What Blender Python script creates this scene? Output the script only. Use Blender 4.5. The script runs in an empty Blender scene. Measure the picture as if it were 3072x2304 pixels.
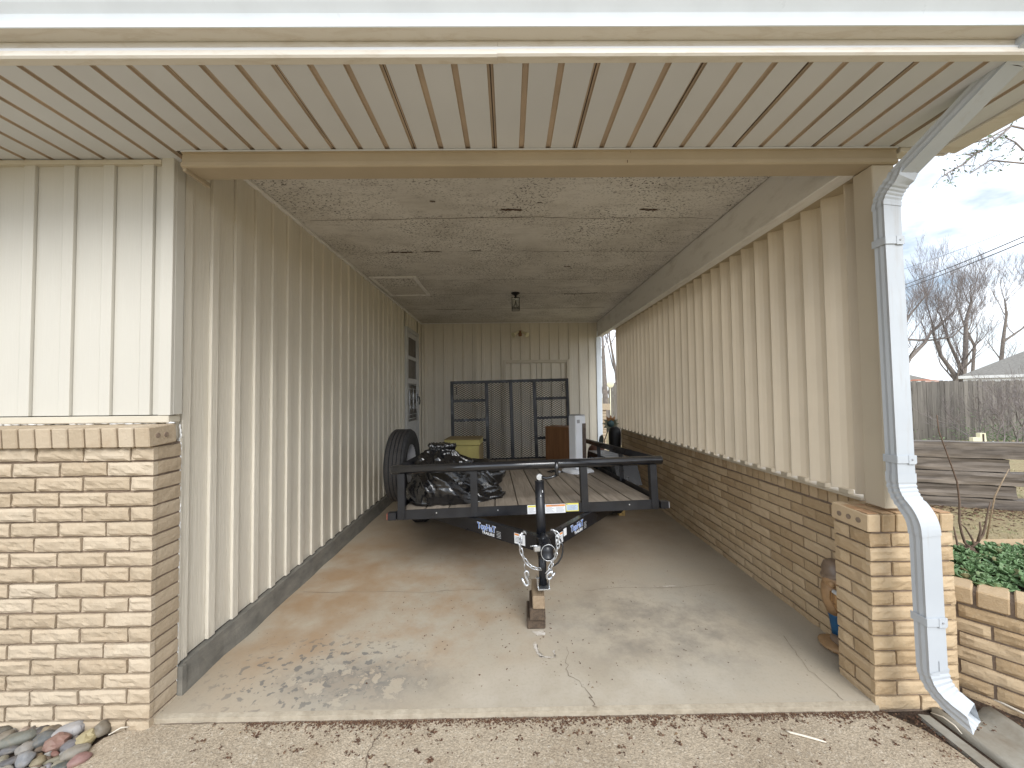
import bpy, bmesh, math, random
from mathutils import Vector as V, Matrix, noise, Euler
R = math.radians
random.seed(7)
scene = bpy.context.scene
COL = scene.collection
WM = {}          # world matrices of the things (Empties)

# ---------------------------------------------------------------- helpers
class MB:
    """collects shapes, then links them as ONE mesh object"""
    def __init__(s):
        s.v = []; s.f = []; s.m = []; s.sm = []
    def add(s, verts, faces, mi=0, smooth=False):
        o = len(s.v)
        s.v += [V(p) for p in verts]
        for f in faces:
            s.f.append([i + o for i in f]); s.m.append(mi); s.sm.append(smooth)
    def quad(s, a, b, c, d, mi=0, smooth=False):
        s.add([a, b, c, d], [(0, 1, 2, 3)], mi, smooth)
    def box(s, x0, x1, y0, y1, z0, z1, bev=0.0, mi=0, M=None):
        c = V(((x0+x1)/2, (y0+y1)/2, (z0+z1)/2)); h = V((abs(x1-x0)/2, abs(y1-y0)/2, abs(z1-z0)/2))
        s.cbox(Matrix.Translation(c) if M is None else M @ Matrix.Translation(c), h, bev, mi)
    def cbox(s, M, h, bev=0.0, mi=0):
        if bev <= 0:
            vs = [M @ V((sx*h[0], sy*h[1], sz*h[2])) for sx in (-1, 1) for sy in (-1, 1) for sz in (-1, 1)]
            s.add(vs, [(0,1,3,2),(4,6,7,5),(0,4,5,1),(2,3,7,6),(0,2,6,4),(1,5,7,3)], mi); return
        bev = min(bev, min(h)*0.8)
        vs = []; idx = {}
        for sx in (-1, 1):
            for sy in (-1, 1):
                for sz in (-1, 1):
                    for a in range(3):
                        p = [sx*(h[0]-bev), sy*(h[1]-bev), sz*(h[2]-bev)]
                        p[a] = (sx, sy, sz)[a]*h[a]
                        idx[(sx, sy, sz, a)] = len(vs); vs.append(M @ V(p))
        fs = []
        S = [(-1, -1), (1, -1), (1, 1), (-1, 1)]
        def key(a, sa, b, sb, c, sc, t):
            k = [0, 0, 0]; k[a] = sa; k[b] = sb; k[c] = sc
            return idx[(k[0], k[1], k[2], t)]
        for a in range(3):
            b, c = (a+1) % 3, (a+2) % 3
            for sa in (-1, 1):
                fs.append([key(a, sa, b, p, c, q, a) for p, q in S])
        for a in range(3):
            b, c = (a+1) % 3, (a+2) % 3
            for sb in (-1, 1):
                for sc in (-1, 1):
                    fs.append([key(a, -1, b, sb, c, sc, b), key(a, 1, b, sb, c, sc, b), key(a, 1, b, sb, c, sc, c), key(a, -1, b, sb, c, sc, c)])
        for sx in (-1, 1):
            for sy in (-1, 1):
                for sz in (-1, 1):
                    fs.append([idx[(sx, sy, sz, 0)], idx[(sx, sy, sz, 1)], idx[(sx, sy, sz, 2)]])
        s.add(vs, fs, mi)
    def bar(s, p, q, w, h, up=(0, 0, 1), bev=0.002, mi=0):
        p, q = V(p), V(q); d = q-p; L = d.length; d.normalize()
        u = V(up); r = d.cross(u)
        if r.length < 1e-4: r = d.cross(V((0, 1, 0)))
        r.normalize(); u = r.cross(d)
        M = Matrix(((r.x, d.x, u.x, 0), (r.y, d.y, u.y, 0), (r.z, d.z, u.z, 0), (0, 0, 0, 1)))
        M.translation = (p+q)/2
        s.cbox(M, V((w/2, L/2, h/2)), bev, mi)
    def tube(s, pts, rad, n=10, mi=0, cap=True, smooth=True, closed=False):
        pts = [V(p) for p in pts]; k = len(pts)
        rr = rad if isinstance(rad, (list, tuple)) else [rad]*k
        t = []
        for i in range(k):
            a = pts[(i-1) % k] if (closed or i > 0) else pts[i]
            b = pts[(i+1) % k] if (closed or i < k-1) else pts[i]
            d = b-a
            t.append(d.normalized() if d.length > 1e-9 else V((0, 0, 1)))
        ref = V((0, 0, 1)) if abs(t[0].z) < 0.9 else V((1, 0, 0))
        n0 = (ref - t[0]*ref.dot(t[0])).normalized()
        vs = []
        for i in range(k):
            n0 = n0 - t[i]*n0.dot(t[i])
            if n0.length < 1e-6: n0 = t[i].orthogonal()
            n0.normalize(); b0 = t[i].cross(n0)
            for j in range(n):
                a = 2*math.pi*j/n
                vs.append(pts[i] + (n0*math.cos(a)+b0*math.sin(a))*rr[i])
        fs = []
        for i in range(k if closed else k-1):
            for j in range(n):
                i2 = (i+1) % k
                fs.append((i*n+j, i*n+(j+1) % n, i2*n+(j+1) % n, i2*n+j))
        s.add(vs, fs, mi, smooth)
        if cap and not closed:
            o = len(s.v)-len(vs)
            s.f.append([o+j for j in range(n)][::-1]); s.m.append(mi); s.sm.append(False)
            s.f.append([o+(k-1)*n+j for j in range(n)]); s.m.append(mi); s.sm.append(False)
    def cyl(s, p, q, r, n=16, mi=0):
        s.tube([p, q], r, n, mi)
    def lathe(s, prof, M=None, n=24, mi=0, smooth=True):
        M = M or Matrix()
        vs = [M @ V((r*math.cos(2*math.pi*j/n), r*math.sin(2*math.pi*j/n), z)) for r, z in prof for j in range(n)]
        fs = [(i*n+j, i*n+(j+1) % n, (i+1)*n+(j+1) % n, (i+1)*n+j) for i in range(len(prof)-1) for j in range(n)]
        s.add(vs, fs, mi, smooth)
    def extrude(s, prof, fn, a, b, mi=0, smooth=False, closed=True, caps=True, mis=None):
        """prof: 2D points; fn(p2d, t) -> 3D point"""
        k = len(prof)
        vs = [fn(p, a) for p in prof] + [fn(p, b) for p in prof]
        rng = range(k if closed else k-1)
        for i in rng:
            s.add([vs[i], vs[(i+1) % k], vs[k+(i+1) % k], vs[k+i]], [(0, 1, 2, 3)], mis[i] if mis else mi, smooth)
        if caps and closed:
            s.add(vs[:k], [list(range(k))[::-1]], mi); s.add(vs[k:], [list(range(k))], mi)
    def blob(s, c, r, seed, nu=14, nv=9, amp=0.12, fr=2.0, M=None, mi=0, smooth=True):
        c = V(c); vs = []; fs = []
        for i in range(nv+1):
            th = math.pi*i/nv
            for j in range(nu):
                ph = 2*math.pi*j/nu
                d = V((math.sin(th)*math.cos(ph), math.sin(th)*math.sin(ph), math.cos(th)))
                k = 1+amp*noise.noise(d*fr+V((seed*3.7, seed*1.3, seed)))*2
                p = V((d.x*r[0]*k, d.y*r[1]*k, d.z*r[2]*k))
                vs.append(c + ((M @ p) if M else p))
        for i in range(nv):
            for j in range(nu):
                fs.append((i*nu+j, i*nu+(j+1) % nu, (i+1)*nu+(j+1) % nu, (i+1)*nu+j))
        s.add(vs, fs, mi, smooth)
    def xf(s, M):
        s.v = [M @ p for p in s.v]; return s
    def build(s, name, mats, parent=None, local=False, recalc=True):
        me = bpy.data.meshes.new(name)
        if parent is not None and not local:
            inv = WM[parent].inverted(); vv = [inv @ p for p in s.v]
        else: vv = s.v
        me.from_pydata([tuple(p) for p in vv], [], s.f)
        for m in (mats if isinstance(mats, (list, tuple)) else [mats]): me.materials.append(m)
        me.polygons.foreach_set('material_index', s.m); me.polygons.foreach_set('use_smooth', s.sm)
        if recalc:
            bm = bmesh.new(); bm.from_mesh(me)
            bmesh.ops.remove_doubles(bm, verts=bm.verts, dist=1e-6)
            bmesh.ops.recalc_face_normals(bm, faces=bm.faces); bm.to_mesh(me); bm.free()
        o = bpy.data.objects.new(name, me); COL.objects.link(o)
        if parent is not None: o.parent = parent; WM[o] = WM[parent]
        else: WM[o] = Matrix()
        return o

def tag(o, label, cat, group=None, kind=None):
    o['label'] = label; o['category'] = cat
    if group: o['group'] = group
    if kind: o['kind'] = kind
    return o
def struct(o, kind='structure'):
    o['kind'] = kind; return o
def thing(name, label, cat, loc=(0, 0, 0), M=None, group=None):
    o = bpy.data.objects.new(name, None); COL.objects.link(o)
    o.empty_display_size = 0.1
    m = M if M is not None else Matrix.Translation(V(loc))
    o.matrix_world = m; o.location = m.translation; o.rotation_euler = m.to_euler()
    WM[o] = m.copy()
    return tag(o, label, cat, group)
def solo(o, loc):
    """give a one-mesh thing its origin at its base"""
    loc = V(loc); o.data.transform(Matrix.Translation(-loc)); o.location = loc; WM[o] = Matrix.Translation(loc); return o

# ---------------------------------------------------------------- materials
def nt(m):
    return m.node_tree.nodes, m.node_tree.links
class NB:
    def __init__(s, name):
        s.mat = bpy.data.materials.new(name); s.mat.use_nodes = True
        s.n, s.l = nt(s.mat); s.b = s.n['Principled BSDF']
        s.tc = s.n.new('ShaderNodeTexCoord'); s.co = s.tc.outputs['Object']
    def map(s, sc=(1, 1, 1), rot=(0, 0, 0), loc=(0, 0, 0)):
        m = s.n.new('ShaderNodeMapping'); m.inputs['Scale'].default_value = sc; m.inputs['Rotation'].default_value = rot; m.inputs['Location'].default_value = loc
        s.l.new(s.co, m.inputs[0]); return m.outputs[0]
    def noise(s, scale, detail=4, rough=0.55, vec=None, dist=0.0):
        t = s.n.new('ShaderNodeTexNoise'); t.inputs['Scale'].default_value = scale; t.inputs['Detail'].default_value = detail
        t.inputs['Roughness'].default_value = rough; t.inputs['Distortion'].default_value = dist
        s.l.new(vec or s.co, t.inputs['Vector']); return t.outputs['Fac']
    def voro(s, scale, vec=None, feat='F1', out='Distance', rnd=1.0):
        t = s.n.new('ShaderNodeTexVoronoi'); t.feature = feat; t.inputs['Scale'].default_value = scale; t.inputs['Randomness'].default_value = rnd
        s.l.new(vec or s.co, t.inputs['Vector']); return t.outputs[out]
    def ramp(s, fac, stops, interp='LINEAR'):
        r = s.n.new('ShaderNodeValToRGB'); e = r.color_ramp.elements; r.color_ramp.interpolation = interp
        while len(e) < len(stops): e.new(0.5)
        for k, (p, c) in enumerate(stops):
            e[k].position = p; e[k].color = (c, c, c, 1) if isinstance(c, (int, float)) else (*c, 1)
        s.l.new(fac, r.inputs[0]); return r.outputs[0]
    def mix(s, a, b, fac, mode='MIX'):
        m = s.n.new('ShaderNodeMix'); m.data_type = 'RGBA'; m.blend_type = mode
        for sock, val in ((m.inputs['Factor'], fac), (m.inputs['A'], a), (m.inputs['B'], b)):
            if isinstance(val, (int, float)): sock.default_value = val
            elif isinstance(val, tuple): sock.default_value = (*val, 1)
            else: s.l.new(val, sock)
        return m.outputs['Result']
    def math(s, op, a, b=0.5, clamp=False):
        m = s.n.new('ShaderNodeMath'); m.operation = op; m.use_clamp = clamp
        for i, val in enumerate((a, b)):
            if isinstance(val, (int, float)): m.inputs[i].default_value = val
            else: s.l.new(val, m.inputs[i])
        return m.outputs[0]
    def rnd(s):
        g = s.n.new('ShaderNodeNewGeometry'); return g.outputs['Random Per Island']
    def near(s, c, r, soft=0.6):
        """1 near the point c (object space), 0 beyond the radius"""
        d = s.n.new('ShaderNodeVectorMath'); d.operation = 'SUBTRACT'; d.inputs[1].default_value = c; s.l.new(s.co, d.inputs[0])
        q = s.n.new('ShaderNodeVectorMath'); q.operation = 'DIVIDE'; q.inputs[1].default_value = r; s.l.new(d.outputs[0], q.inputs[0])
        L = s.n.new('ShaderNodeVectorMath'); L.operation = 'LENGTH'; s.l.new(q.outputs[0], L.inputs[0])
        mr = s.n.new('ShaderNodeMapRange'); mr.interpolation_type = 'SMOOTHSTEP'
        mr.inputs['From Min'].default_value = 1.0; mr.inputs['From Max'].default_value = soft*0.5
        s.l.new(L.outputs['Value'], mr.inputs['Value']); return mr.outputs[0]
    def out(s, color=None, rough=0.6, metal=0.0, bump=None, strength=0.3, dist=0.005, spec=None, bump2=None):
        if isinstance(color, tuple): s.b.inputs['Base Color'].default_value = (*color, 1)
        elif color is not None: s.l.new(color, s.b.inputs['Base Color'])
        if isinstance(rough, (int, float)): s.b.inputs['Roughness'].default_value = rough
        else: s.l.new(rough, s.b.inputs['Roughness'])
        s.b.inputs['Metallic'].default_value = metal
        if spec is not None: s.b.inputs['Specular IOR Level'].default_value = spec
        if bump is not None:
            b = s.n.new('ShaderNodeBump'); b.inputs['Strength'].default_value = strength; b.inputs['Distance'].default_value = dist
            s.l.new(bump, b.inputs['Height'])
            if bump2 is not None:
                b2 = s.n.new('ShaderNodeBump'); b2.inputs['Strength'].default_value = bump2[1]; b2.inputs['Distance'].default_value = bump2[2]
                s.l.new(bump2[0], b2.inputs['Height']); s.l.new(b.outputs[0], b2.inputs['Normal']); b = b2
            s.l.new(b.outputs[0], s.b.inputs['Normal'])
        return s.mat

def plain(name, c, rough=0.5, metal=0.0, var=0.15, sc=6.0, bump=0.15, bsc=60, dist=0.002, spec=None):
    b = NB(name)
    lo = tuple(x*(1-var) for x in c); hi = tuple(min(1, x*(1+var)) for x in c)
    col = b.ramp(b.noise(sc, 5), [(0.3, lo), (0.7, hi)])
    rr = b.ramp(b.noise(sc*2.3, 4), [(0.3, max(0, rough-0.08)), (0.7, min(1, rough+0.08))])
    return b.out(col, rr, metal, b.noise(bsc, 3), bump, dist, spec)

def brick_mat(name, c1, c2, c3):
    b = NB(name)
    base = b.ramp(b.rnd(), [(0.0, c1), (0.45, c2), (0.8, c3), (1.0, c1)])
    n1 = b.noise(9, 6, 0.65)
    base = b.mix(base, (0.30, 0.19, 0.10), b.ramp(n1, [(0.55, 0.0), (0.8, 0.30)]))
    n2 = b.noise(55, 5, 0.7)
    base = b.mix(base, (0.62, 0.52, 0.38), b.ramp(n2, [(0.52, 0.0), (0.75, 0.35)]))
    return b.out(base, 0.9, 0, b.noise(140, 5, 0.7), 0.6, 0.004, 0.2, (b.noise(38, 4, 0.6), 0.45, 0.008))

def siding_mat(name, c, streak=0.08, grain=1.0):
    b = NB(name)
    g = b.noise(1.0, 3, 0.6, b.map((95, 95, 3.2)), 0.35)
    ridge = b.ramp(g, [(0.40, 0.0), (0.47, 1.0), (0.53, 1.0), (0.60, 0.0)])
    big = b.noise(1.3, 4, 0.5, b.map((1.6, 1.6, 0.7)))
    col = b.ramp(big, [(0.3, tuple(x*(1-streak) for x in c)), (0.7, tuple(min(1, x*(1+streak*0.5)) for x in c))])
    col = b.mix(col, tuple(x*0.86 for x in c), b.math('MULTIPLY', ridge, 0.34*grain))
    low = b.noise(7, 4, 0.6, b.map((1.5, 1.5, 0.15)))
    col = b.mix(col, (0.40, 0.31, 0.18), b.ramp(low, [(0.62, 0.0), (0.85, 0.22*grain)]))
    sx = b.n.new('ShaderNodeSeparateXYZ'); b.l.new(b.co, sx.inputs[0])
    dirt = b.math('MULTIPLY', b.ramp(b.math('ADD', b.math('MULTIPLY', sx.outputs['Z'], 1.6), b.math('MULTIPLY', b.noise(5, 5, .65, b.map((2.5, 2.5, .7))), .6)), [(.30, .5), (.62, 0.0)]), .8)
    col = b.mix(col, (0.36, 0.29, 0.19), dirt)
    return b.out(col, b.ramp(g, [(0.3, 0.38), (0.7, 0.55)]), 0, ridge, 0.45*grain, 0.0022, 0.4)

def wood_mat(name, c1, c2, axis=1, sc=1.0, bump=0.5, rough=0.75):
    b = NB(name)
    s = [26*sc, 26*sc, 26*sc]; s[axis] = 1.6*sc
    g = b.noise(1.0, 6, 0.65, b.map(tuple(s)), 0.8)
    col = b.ramp(g, [(0.25, c1), (0.5, tuple((a+d)/2 for a, d in zip(c1, c2))), (0.75, c2)])
    isl = b.ramp(b.rnd(), [(0.0, 0.72), (1.0, 1.12)])
    col = b.mix(col, isl, 1.0, 'MULTIPLY')
    return b.out(col, rough, 0, g, bump, 0.004)

M_ = {}
M_['siding'] = siding_mat('beige_siding', (0.74, 0.69, 0.585))
M_['front_siding'] = siding_mat('front_cream_siding', (0.565, 0.54, 0.475), 0.04, 0.28)
M_['trim'] = plain('beige_trim', (0.57, 0.52, 0.42), 0.45, 0, 0.06, 3, 0.12, 90)
M_['header'] = plain('tan_trim', (0.43, 0.355, 0.25), 0.5, 0, 0.07, 3, 0.12, 90)
M_['louver'] = plain('tan_louver', (0.60, 0.52, 0.40), 0.5, 0, 0.06, 2, 0.12, 120)
M_['post'] = plain('post_cladding', (0.53, 0.46, 0.35), 0.5, 0, 0.06, 2, 0.12, 110)
M_['soffit'] = plain('soffit_panel', (0.62, 0.635, 0.655), 0.5, 0, 0.05, 1.5, 0.06, 150)
M_['soffit_groove'] = plain('soffit_groove_brown', (0.47, 0.375, 0.28), 0.7, 0, 0.15, 5, 0.1, 80)  # grooves coloured browner than the soffit panels
M_['dark_gap'] = plain('dark_gap', (0.06, 0.045, 0.035), 0.9)
b = NB('white_downspout_metal')
M_['spout'] = b.out(b.mix(b.ramp(b.noise(2.2, 5, .6), [(.3, (0.45, 0.48, 0.51)), (.7, (0.52, 0.55, 0.575))]), (0.33, 0.29, 0.24), b.ramp(b.noise(1.0, 6, .7, b.map((26, 26, 2.2)), .5), [(.56, 0.0), (.78, .42)])), b.ramp(b.noise(11, 4), [(.3, .32), (.7, .52)]), 0, b.noise(7, 3), 0.12, 0.006)
M_['white_metal'] = plain('white_painted_metal', (0.77, 0.83, 0.89), 0.35, 0, 0.04, 6, 0.05, 60)
b = NB('fascia_metal')
st = b.noise(3.0, 6, 0.6, b.map((2.0, 9, 9)), 0.6)
M_['fascia'] = b.out(b.mix((0.66, 0.62, 0.545), (0.48, 0.40, 0.29), b.ramp(st, [(0.5, 0), (0.62, 0.35), (0.66, 0.05), (0.8, 0.25)])), 0.45, 0, b.noise(80, 3), 0.08, 0.002)
M_['brick'] = brick_mat('tan_rock_face_brick', (0.49, 0.40, 0.29), (0.415, 0.33, 0.23), (0.53, 0.445, 0.335))
M_['brick_r'] = brick_mat('golden_tan_brick', (0.52, 0.39, 0.24), (0.42, 0.30, 0.175), (0.57, 0.435, 0.28))
M_['brick_top'] = brick_mat('weathered_orange_brick', (0.46, 0.28, 0.15), (0.52, 0.36, 0.21), (0.42, 0.25, 0.14))
M_['mortar'] = plain('brown_mortar', (0.235, 0.175, 0.128), 0.95, 0, 0.2, 20, 0.5, 160, 0.004)
M_['caulk'] = plain('white_caulk', (0.8, 0.8, 0.78), 0.5)
b = NB('foundation_concrete')
M_['base'] = b.out(b.ramp(b.noise(6, 6, 0.65, b.map((1, 1, 2.5))), [(0.3, (0.13, 0.125, 0.11)), (0.7, (0.24, 0.225, 0.19))]), 0.9, 0, b.noise(90, 5), 0.4, 0.004)

# carport slab: brown and grey stained smooth concrete
b = NB('stained_slab_concrete')
n0 = b.noise(1.1, 6, 0.6); n1 = b.noise(3.5, 6, 0.65); n2 = b.noise(60, 5, 0.7)
col = b.ramp(n0, [(0.28, (0.36, 0.305, 0.23)), (0.5, (0.45, 0.395, 0.31)), (0.72, (0.42, 0.385, 0.32))])
orange = b.math('MULTIPLY', b.near((-0.75, 2.9, 0), (1.5, 1.3, 9)), b.ramp(n1, [(0.42, 0.0), (0.68, 1.0)]))
col = b.mix(col, (0.36, 0.22, 0.11), b.math('MULTIPLY', orange, 0.58))
orange2 = b.math('MULTIPLY', b.near((-1.45, 3.2, 0), (0.7, 1.9, 9)), b.ramp(b.noise(2.2, 5), [(0.35, 0.0), (0.6, 1.0)]))
col = b.mix(col, (0.33, 0.20, 0.095), b.math('MULTIPLY', orange2, 0.7))
gm = b.math('MULTIPLY', b.near((0.95, 2.55, 0), (0.9, 0.7, 9)), b.ramp(b.noise(4, 6, 0.7), [(0.42, 0.0), (0.62, 1.0)]))
col = b.mix(col, (0.19, 0.172, 0.148), b.math('MULTIPLY', gm, 0.58))
trailer_shade = b.math('MULTIPLY', b.near((0.2, 5.2, 0), (2.6, 2.6, 9), 0.9), b.ramp(n1, [(0.2, 0.45), (0.8, 1.0)]))
col = b.mix(col, (0.27, 0.17, 0.095), b.math('MULTIPLY', trailer_shade, 0.6))  # shade under the trailer put into the slab colour as brown
sp = b.math('MULTIPLY', b.near((-0.80, 2.08, 0), (0.62, 0.25, 9), 0.4), b.ramp(b.math('MULTIPLY', b.noise(9, 7, 0.72, None, 0.3), b.ramp(b.voro(7), [(0.0, 0.75), (0.6, 1.15)])), [(0.47, 0.0), (0.50, 0.85), (0.60, 0.45)]))
sp2 = b.math('MULTIPLY', b.near((-1.05, 2.15, 0), (0.75, 0.42, 9), 0.8), b.ramp(b.noise(24, 4, 0.5, None, 0.3), [(0.575, 0.0), (0.60, 1.0)]))
col = b.mix(col, (0.125, 0.125, 0.122), b.math('MULTIPLY', b.math('MAXIMUM', sp, sp2), 0.72))
pale = b.math('MULTIPLY', b.near((0.35, 2.02, 0), (1.3, 0.25, 9), 0.5), b.ramp(n1, [(0.4, 0.0), (0.7, 1.0)]))
col = b.mix(col, (0.60, 0.56, 0.48), b.math('MULTIPLY', pale, 0.5))
dots = b.ramp(b.voro(26), [(0.07, 1.0), (0.11, 0.0)])
col = b.mix(col, (0.11, 0.075, 0.05), b.math('MULTIPLY', dots, b.ramp(b.noise(2.6, 3), [(0.5, 0.0), (0.6, 0.8)])))
col = b.mix(col, tuple((0.27, 0.24, 0.19)), b.ramp(n2, [(0.5, 0.0), (0.75, 0.30)]))
M_['slab'] = b.out(col, b.ramp(n1, [(0.3, 0.62), (0.7, 0.85)]), 0, n2, 0.25, 0.002, 0.3, (b.noise(9, 5), 0.15, 0.006))
M_['crack'] = plain('crack_dark', (0.17, 0.13, 0.095), 1.0)
b = NB('chalky_white_residue')
M_['residue'] = b.out(b.ramp(b.noise(25, 5, 0.7), [(0.38, (0.42, 0.36, 0.28)), (0.66, (0.68, 0.64, 0.58))]), 0.9, 0, b.noise(120, 3), 0.3, 0.002)
b = NB('slab_lip_concrete')
M_['lip'] = b.out(b.ramp(b.noise(14, 6, 0.7), [(0.3, (0.31, 0.26, 0.19)), (0.7, (0.47, 0.41, 0.315))]), 0.9, 0, b.noise(60, 5, 0.7), 0.7, 0.006)
# driveway: coarse broomed concrete
b = NB('coarse_driveway_concrete')
a1 = b.noise(2.2, 5); a2 = b.noise(95, 5, 0.75); a3 = b.voro(120)
col = b.ramp(a1, [(0.3, (0.38, 0.31, 0.225)), (0.7, (0.50, 0.42, 0.315))])
col = b.mix(col, (0.30, 0.235, 0.165), b.ramp(a2, [(0.50, 0.0), (0.75, 0.35)]))
col = b.mix(col, (0.72, 0.66, 0.55), b.ramp(b.noise(50, 4, 0.7), [(0.56, 0.0), (0.72, 0.55)]))
col = b.mix(col, (0.30, 0.22, 0.14), b.math('MULTIPLY', b.ramp(b.noise(5, 5, 0.6), [(0.55, 0), (0.75, 1)]), 0.4))
cellc = b.voro(150, None, 'F1', 'Color'); col = b.mix(col, b.ramp(cellc, [(0.2, 0.80), (0.8, 1.14)]), 1.0, 'MULTIPLY')
M_['drive'] = b.out(col, 0.95, 0, a2, 0.9, 0.006, 0.2, (a3, 0.5, 0.004))
# ceiling: dirty painted board with specks
b = NB('mildewed_ceiling_board')
c0 = b.noise(1.4, 6, 0.62); c1 = b.noise(8, 6, 0.7, b.map((0.5, 1.6, 1)))
col = b.ramp(c0, [(0.3, (0.56, 0.535, 0.49)), (0.55, (0.71, 0.685, 0.64)), (0.75, (0.76, 0.74, 0.70))])
col = b.mix(col, (0.32, 0.285, 0.25), b.ramp(c1, [(0.50, 0.0), (0.78, 0.5)]))
spk = b.ramp(b.noise(58, 3, 0.6, b.map((0.9, 1.25, 1), (0, 0, 0.6)), 0.6), [(0.575, 0.0), (0.60, 1.0)])
spk2 = b.ramp(b.noise(26, 3, 0.6, None, 0.8), [(0.655, 0.0), (0.675, 1.0)])
dens = b.ramp(b.noise(1.7, 3), [(0.34, 0.0), (0.56, 1.0)])
col = b.mix(col, (0.075, 0.065, 0.055), b.math('MULTIPLY', b.math('MAXIMUM', spk, spk2), b.math('MULTIPLY', dens, 0.92)))
back_dim = b.near((0, 8.2, 2.95), (4.5, 4.6, 9), 0.3)
col = b.mix(col, (0.30, 0.265, 0.23), b.math('MULTIPLY', back_dim, 0.45))  # dimming light towards the back wall put into the board colour
M_['ceiling'] = b.out(col, 0.9, 0, b.noise(130, 4, 0.7), 0.5, 0.003, 0.2)
M_['peel'] = plain('bare_brown_board', (0.085, 0.05, 0.032), 0.95, 0, 0.3, 30)
b = NB('grey_painted_beam')
M_['beam'] = b.out(b.mix((0.80, 0.785, 0.76), (0.50, 0.465, 0.425), b.ramp(b.noise(5, 6, 0.65, b.map((3, 0.7, 2))), [(0.5, 0), (0.75, 0.6)])), 0.7, 0, b.noise(40, 5, 0.6, b.map((1, 0.2, 1))), 0.3, 0.004)
# trailer paints
b = NB('black_trailer_paint')
chip = b.ramp(b.noise(85, 3, 0.6), [(0.73, 0.0), (0.76, 1.0)])
dust = b.ramp(b.noise(7, 5, 0.6), [(0.5, 0.0), (0.8, 0.30)])
col = b.mix(b.mix((0.006, 0.0065, 0.009), (0.04, 0.037, 0.034), dust), (0.38, 0.36, 0.33), b.math('MULTIPLY', chip, b.ramp(b.noise(3, 3), [(0.52, 0), (0.62, 0.8)])))
M_['black'] = b.out(col, b.ramp(b.noise(9, 4), [(0.3, 0.25), (0.7, 0.48)]), 0, b.noise(70, 3), 0.12, 0.002)
M_['black_tube'] = plain('black_tube_paint', (0.009, 0.010, 0.013), 0.33, 0, 0.3, 8, 0.08, 60)
M_['black_gloss'] = plain('black_gloss_tube', (0.010, 0.011, 0.014), 0.17, 0, 0.3, 8, 0.04, 60, 0.002, 0.9)
M_['rubber'] = plain('tyre_rubber', (0.020, 0.020, 0.021), 0.78, 0, 0.25, 14, 0.3, 120)
M_['zinc'] = plain('galvanised_zinc', (0.62, 0.64, 0.66), 0.32, 0.9, 0.12, 40, 0.15, 150)
M_['deck'] = wood_mat('weathered_deck_boards', (0.18, 0.15, 0.118), (0.40, 0.34, 0.272), 1, 1.1, 0.4)
M_['block'] = wood_mat('weathered_wood_block', (0.22, 0.15, 0.09), (0.42, 0.32, 0.21), 1, 2.0, 0.5)
M_['block_dark'] = wood_mat('oily_wood_block', (0.035, 0.024, 0.017), (0.16, 0.11, 0.07), 1, 2.0, 0.5)
M_['pine'] = wood_mat('yellow_pine', (0.42, 0.27, 0.09), (0.62, 0.44, 0.18), 1, 2.0, 0.3)
b = NB('black_plastic_film')
fold = b.noise(1.0, 5, 0.6, b.map((7, 22, 9), (0.2, 0.5, 0.9)), 1.2)
M_['bag'] = b.out((0.006, 0.006, 0.007), 0.13, 0, fold, 0.25, 0.02, 0.8, (b.noise(30, 4, 0.6, None, 1.0), 0.12, 0.008))
M_['olive'] = plain('mustard_painted_wood', (0.36, 0.31, 0.105), 0.6, 0, 0.14, 7, 0.25, 50)
M_['olive_d'] = plain('brown_worn_edge', (0.20, 0.15, 0.07), 0.7, 0, 0.2, 12)
M_['walnut'] = wood_mat('brown_laminate', (0.17, 0.075, 0.030), (0.30, 0.145, 0.062), 2, 0.9, 0.1, 0.45)
M_['walnut_d'] = plain('dark_brown_panel', (0.055, 0.032, 0.022), 0.6)
M_['white_plastic'] = plain('white_plastic', (0.78, 0.80, 0.83), 0.4, 0, 0.03)
M_['grille'] = plain('brown_grille', (0.115, 0.085, 0.068), 0.5, 0, 0.3, 40)
M_['grey_plastic'] = plain('grey_plastic', (0.36, 0.36, 0.37), 0.5)
M_['door_white'] = plain('dusty_white_door', (0.50, 0.50, 0.49), 0.5, 0, 0.08, 5)
M_['door_pane'] = plain('dark_screen_pane', (0.075, 0.065, 0.058), 0.35, 0, 0.2, 3)
M_['iron'] = plain('dark_iron', (0.018, 0.019, 0.020), 0.5, 0.4)
M_['glass'] = None
b = NB('lantern_glass')
b.b.inputs['Transmission Weight'].default_value = 0.9; b.b.inputs['IOR'].default_value = 1.1
M_['glass'] = b.out((0.75, 0.77, 0.74), 0.25)
M_['decal_blue'] = plain('blue_decal', (0.045, 0.17, 0.55), 0.4, 0, 0.1)
M_['decal_white'] = plain('white_decal', (0.72, 0.74, 0.76), 0.45, 0, 0.05)
M_['label_orange'] = plain('orange_label', (0.72, 0.27, 0.06), 0.5, 0, 0.05)
M_['label_yellow'] = plain('yellow_label', (0.68, 0.62, 0.12), 0.5, 0, 0.05)
M_['label_ink'] = plain('grey_ink', (0.22, 0.23, 0.25), 0.6)
M_['label_blue'] = plain('pale_blue_label', (0.48, 0.58, 0.70), 0.5)
M_['amber'] = plain('red_reflector', (0.40, 0.10, 0.06), 0.35)
b = NB('yard_soil')
e1 = b.noise(3.0, 6, 0.6); e2 = b.noise(38, 6, 0.7)
col = b.ramp(e1, [(0.35, (0.30, 0.235, 0.135)), (0.55, (0.36, 0.30, 0.18)), (0.72, (0.17, 0.19, 0.07))])
col = b.mix(col, (0.11, 0.075, 0.045), b.ramp(e2, [(0.48, 0.0), (0.7, 0.75)]))
M_['soil'] = b.out(col, 1.0, 0, e2, 0.9, 0.02, 0.1)
b = NB('dark_bed_soil')
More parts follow.
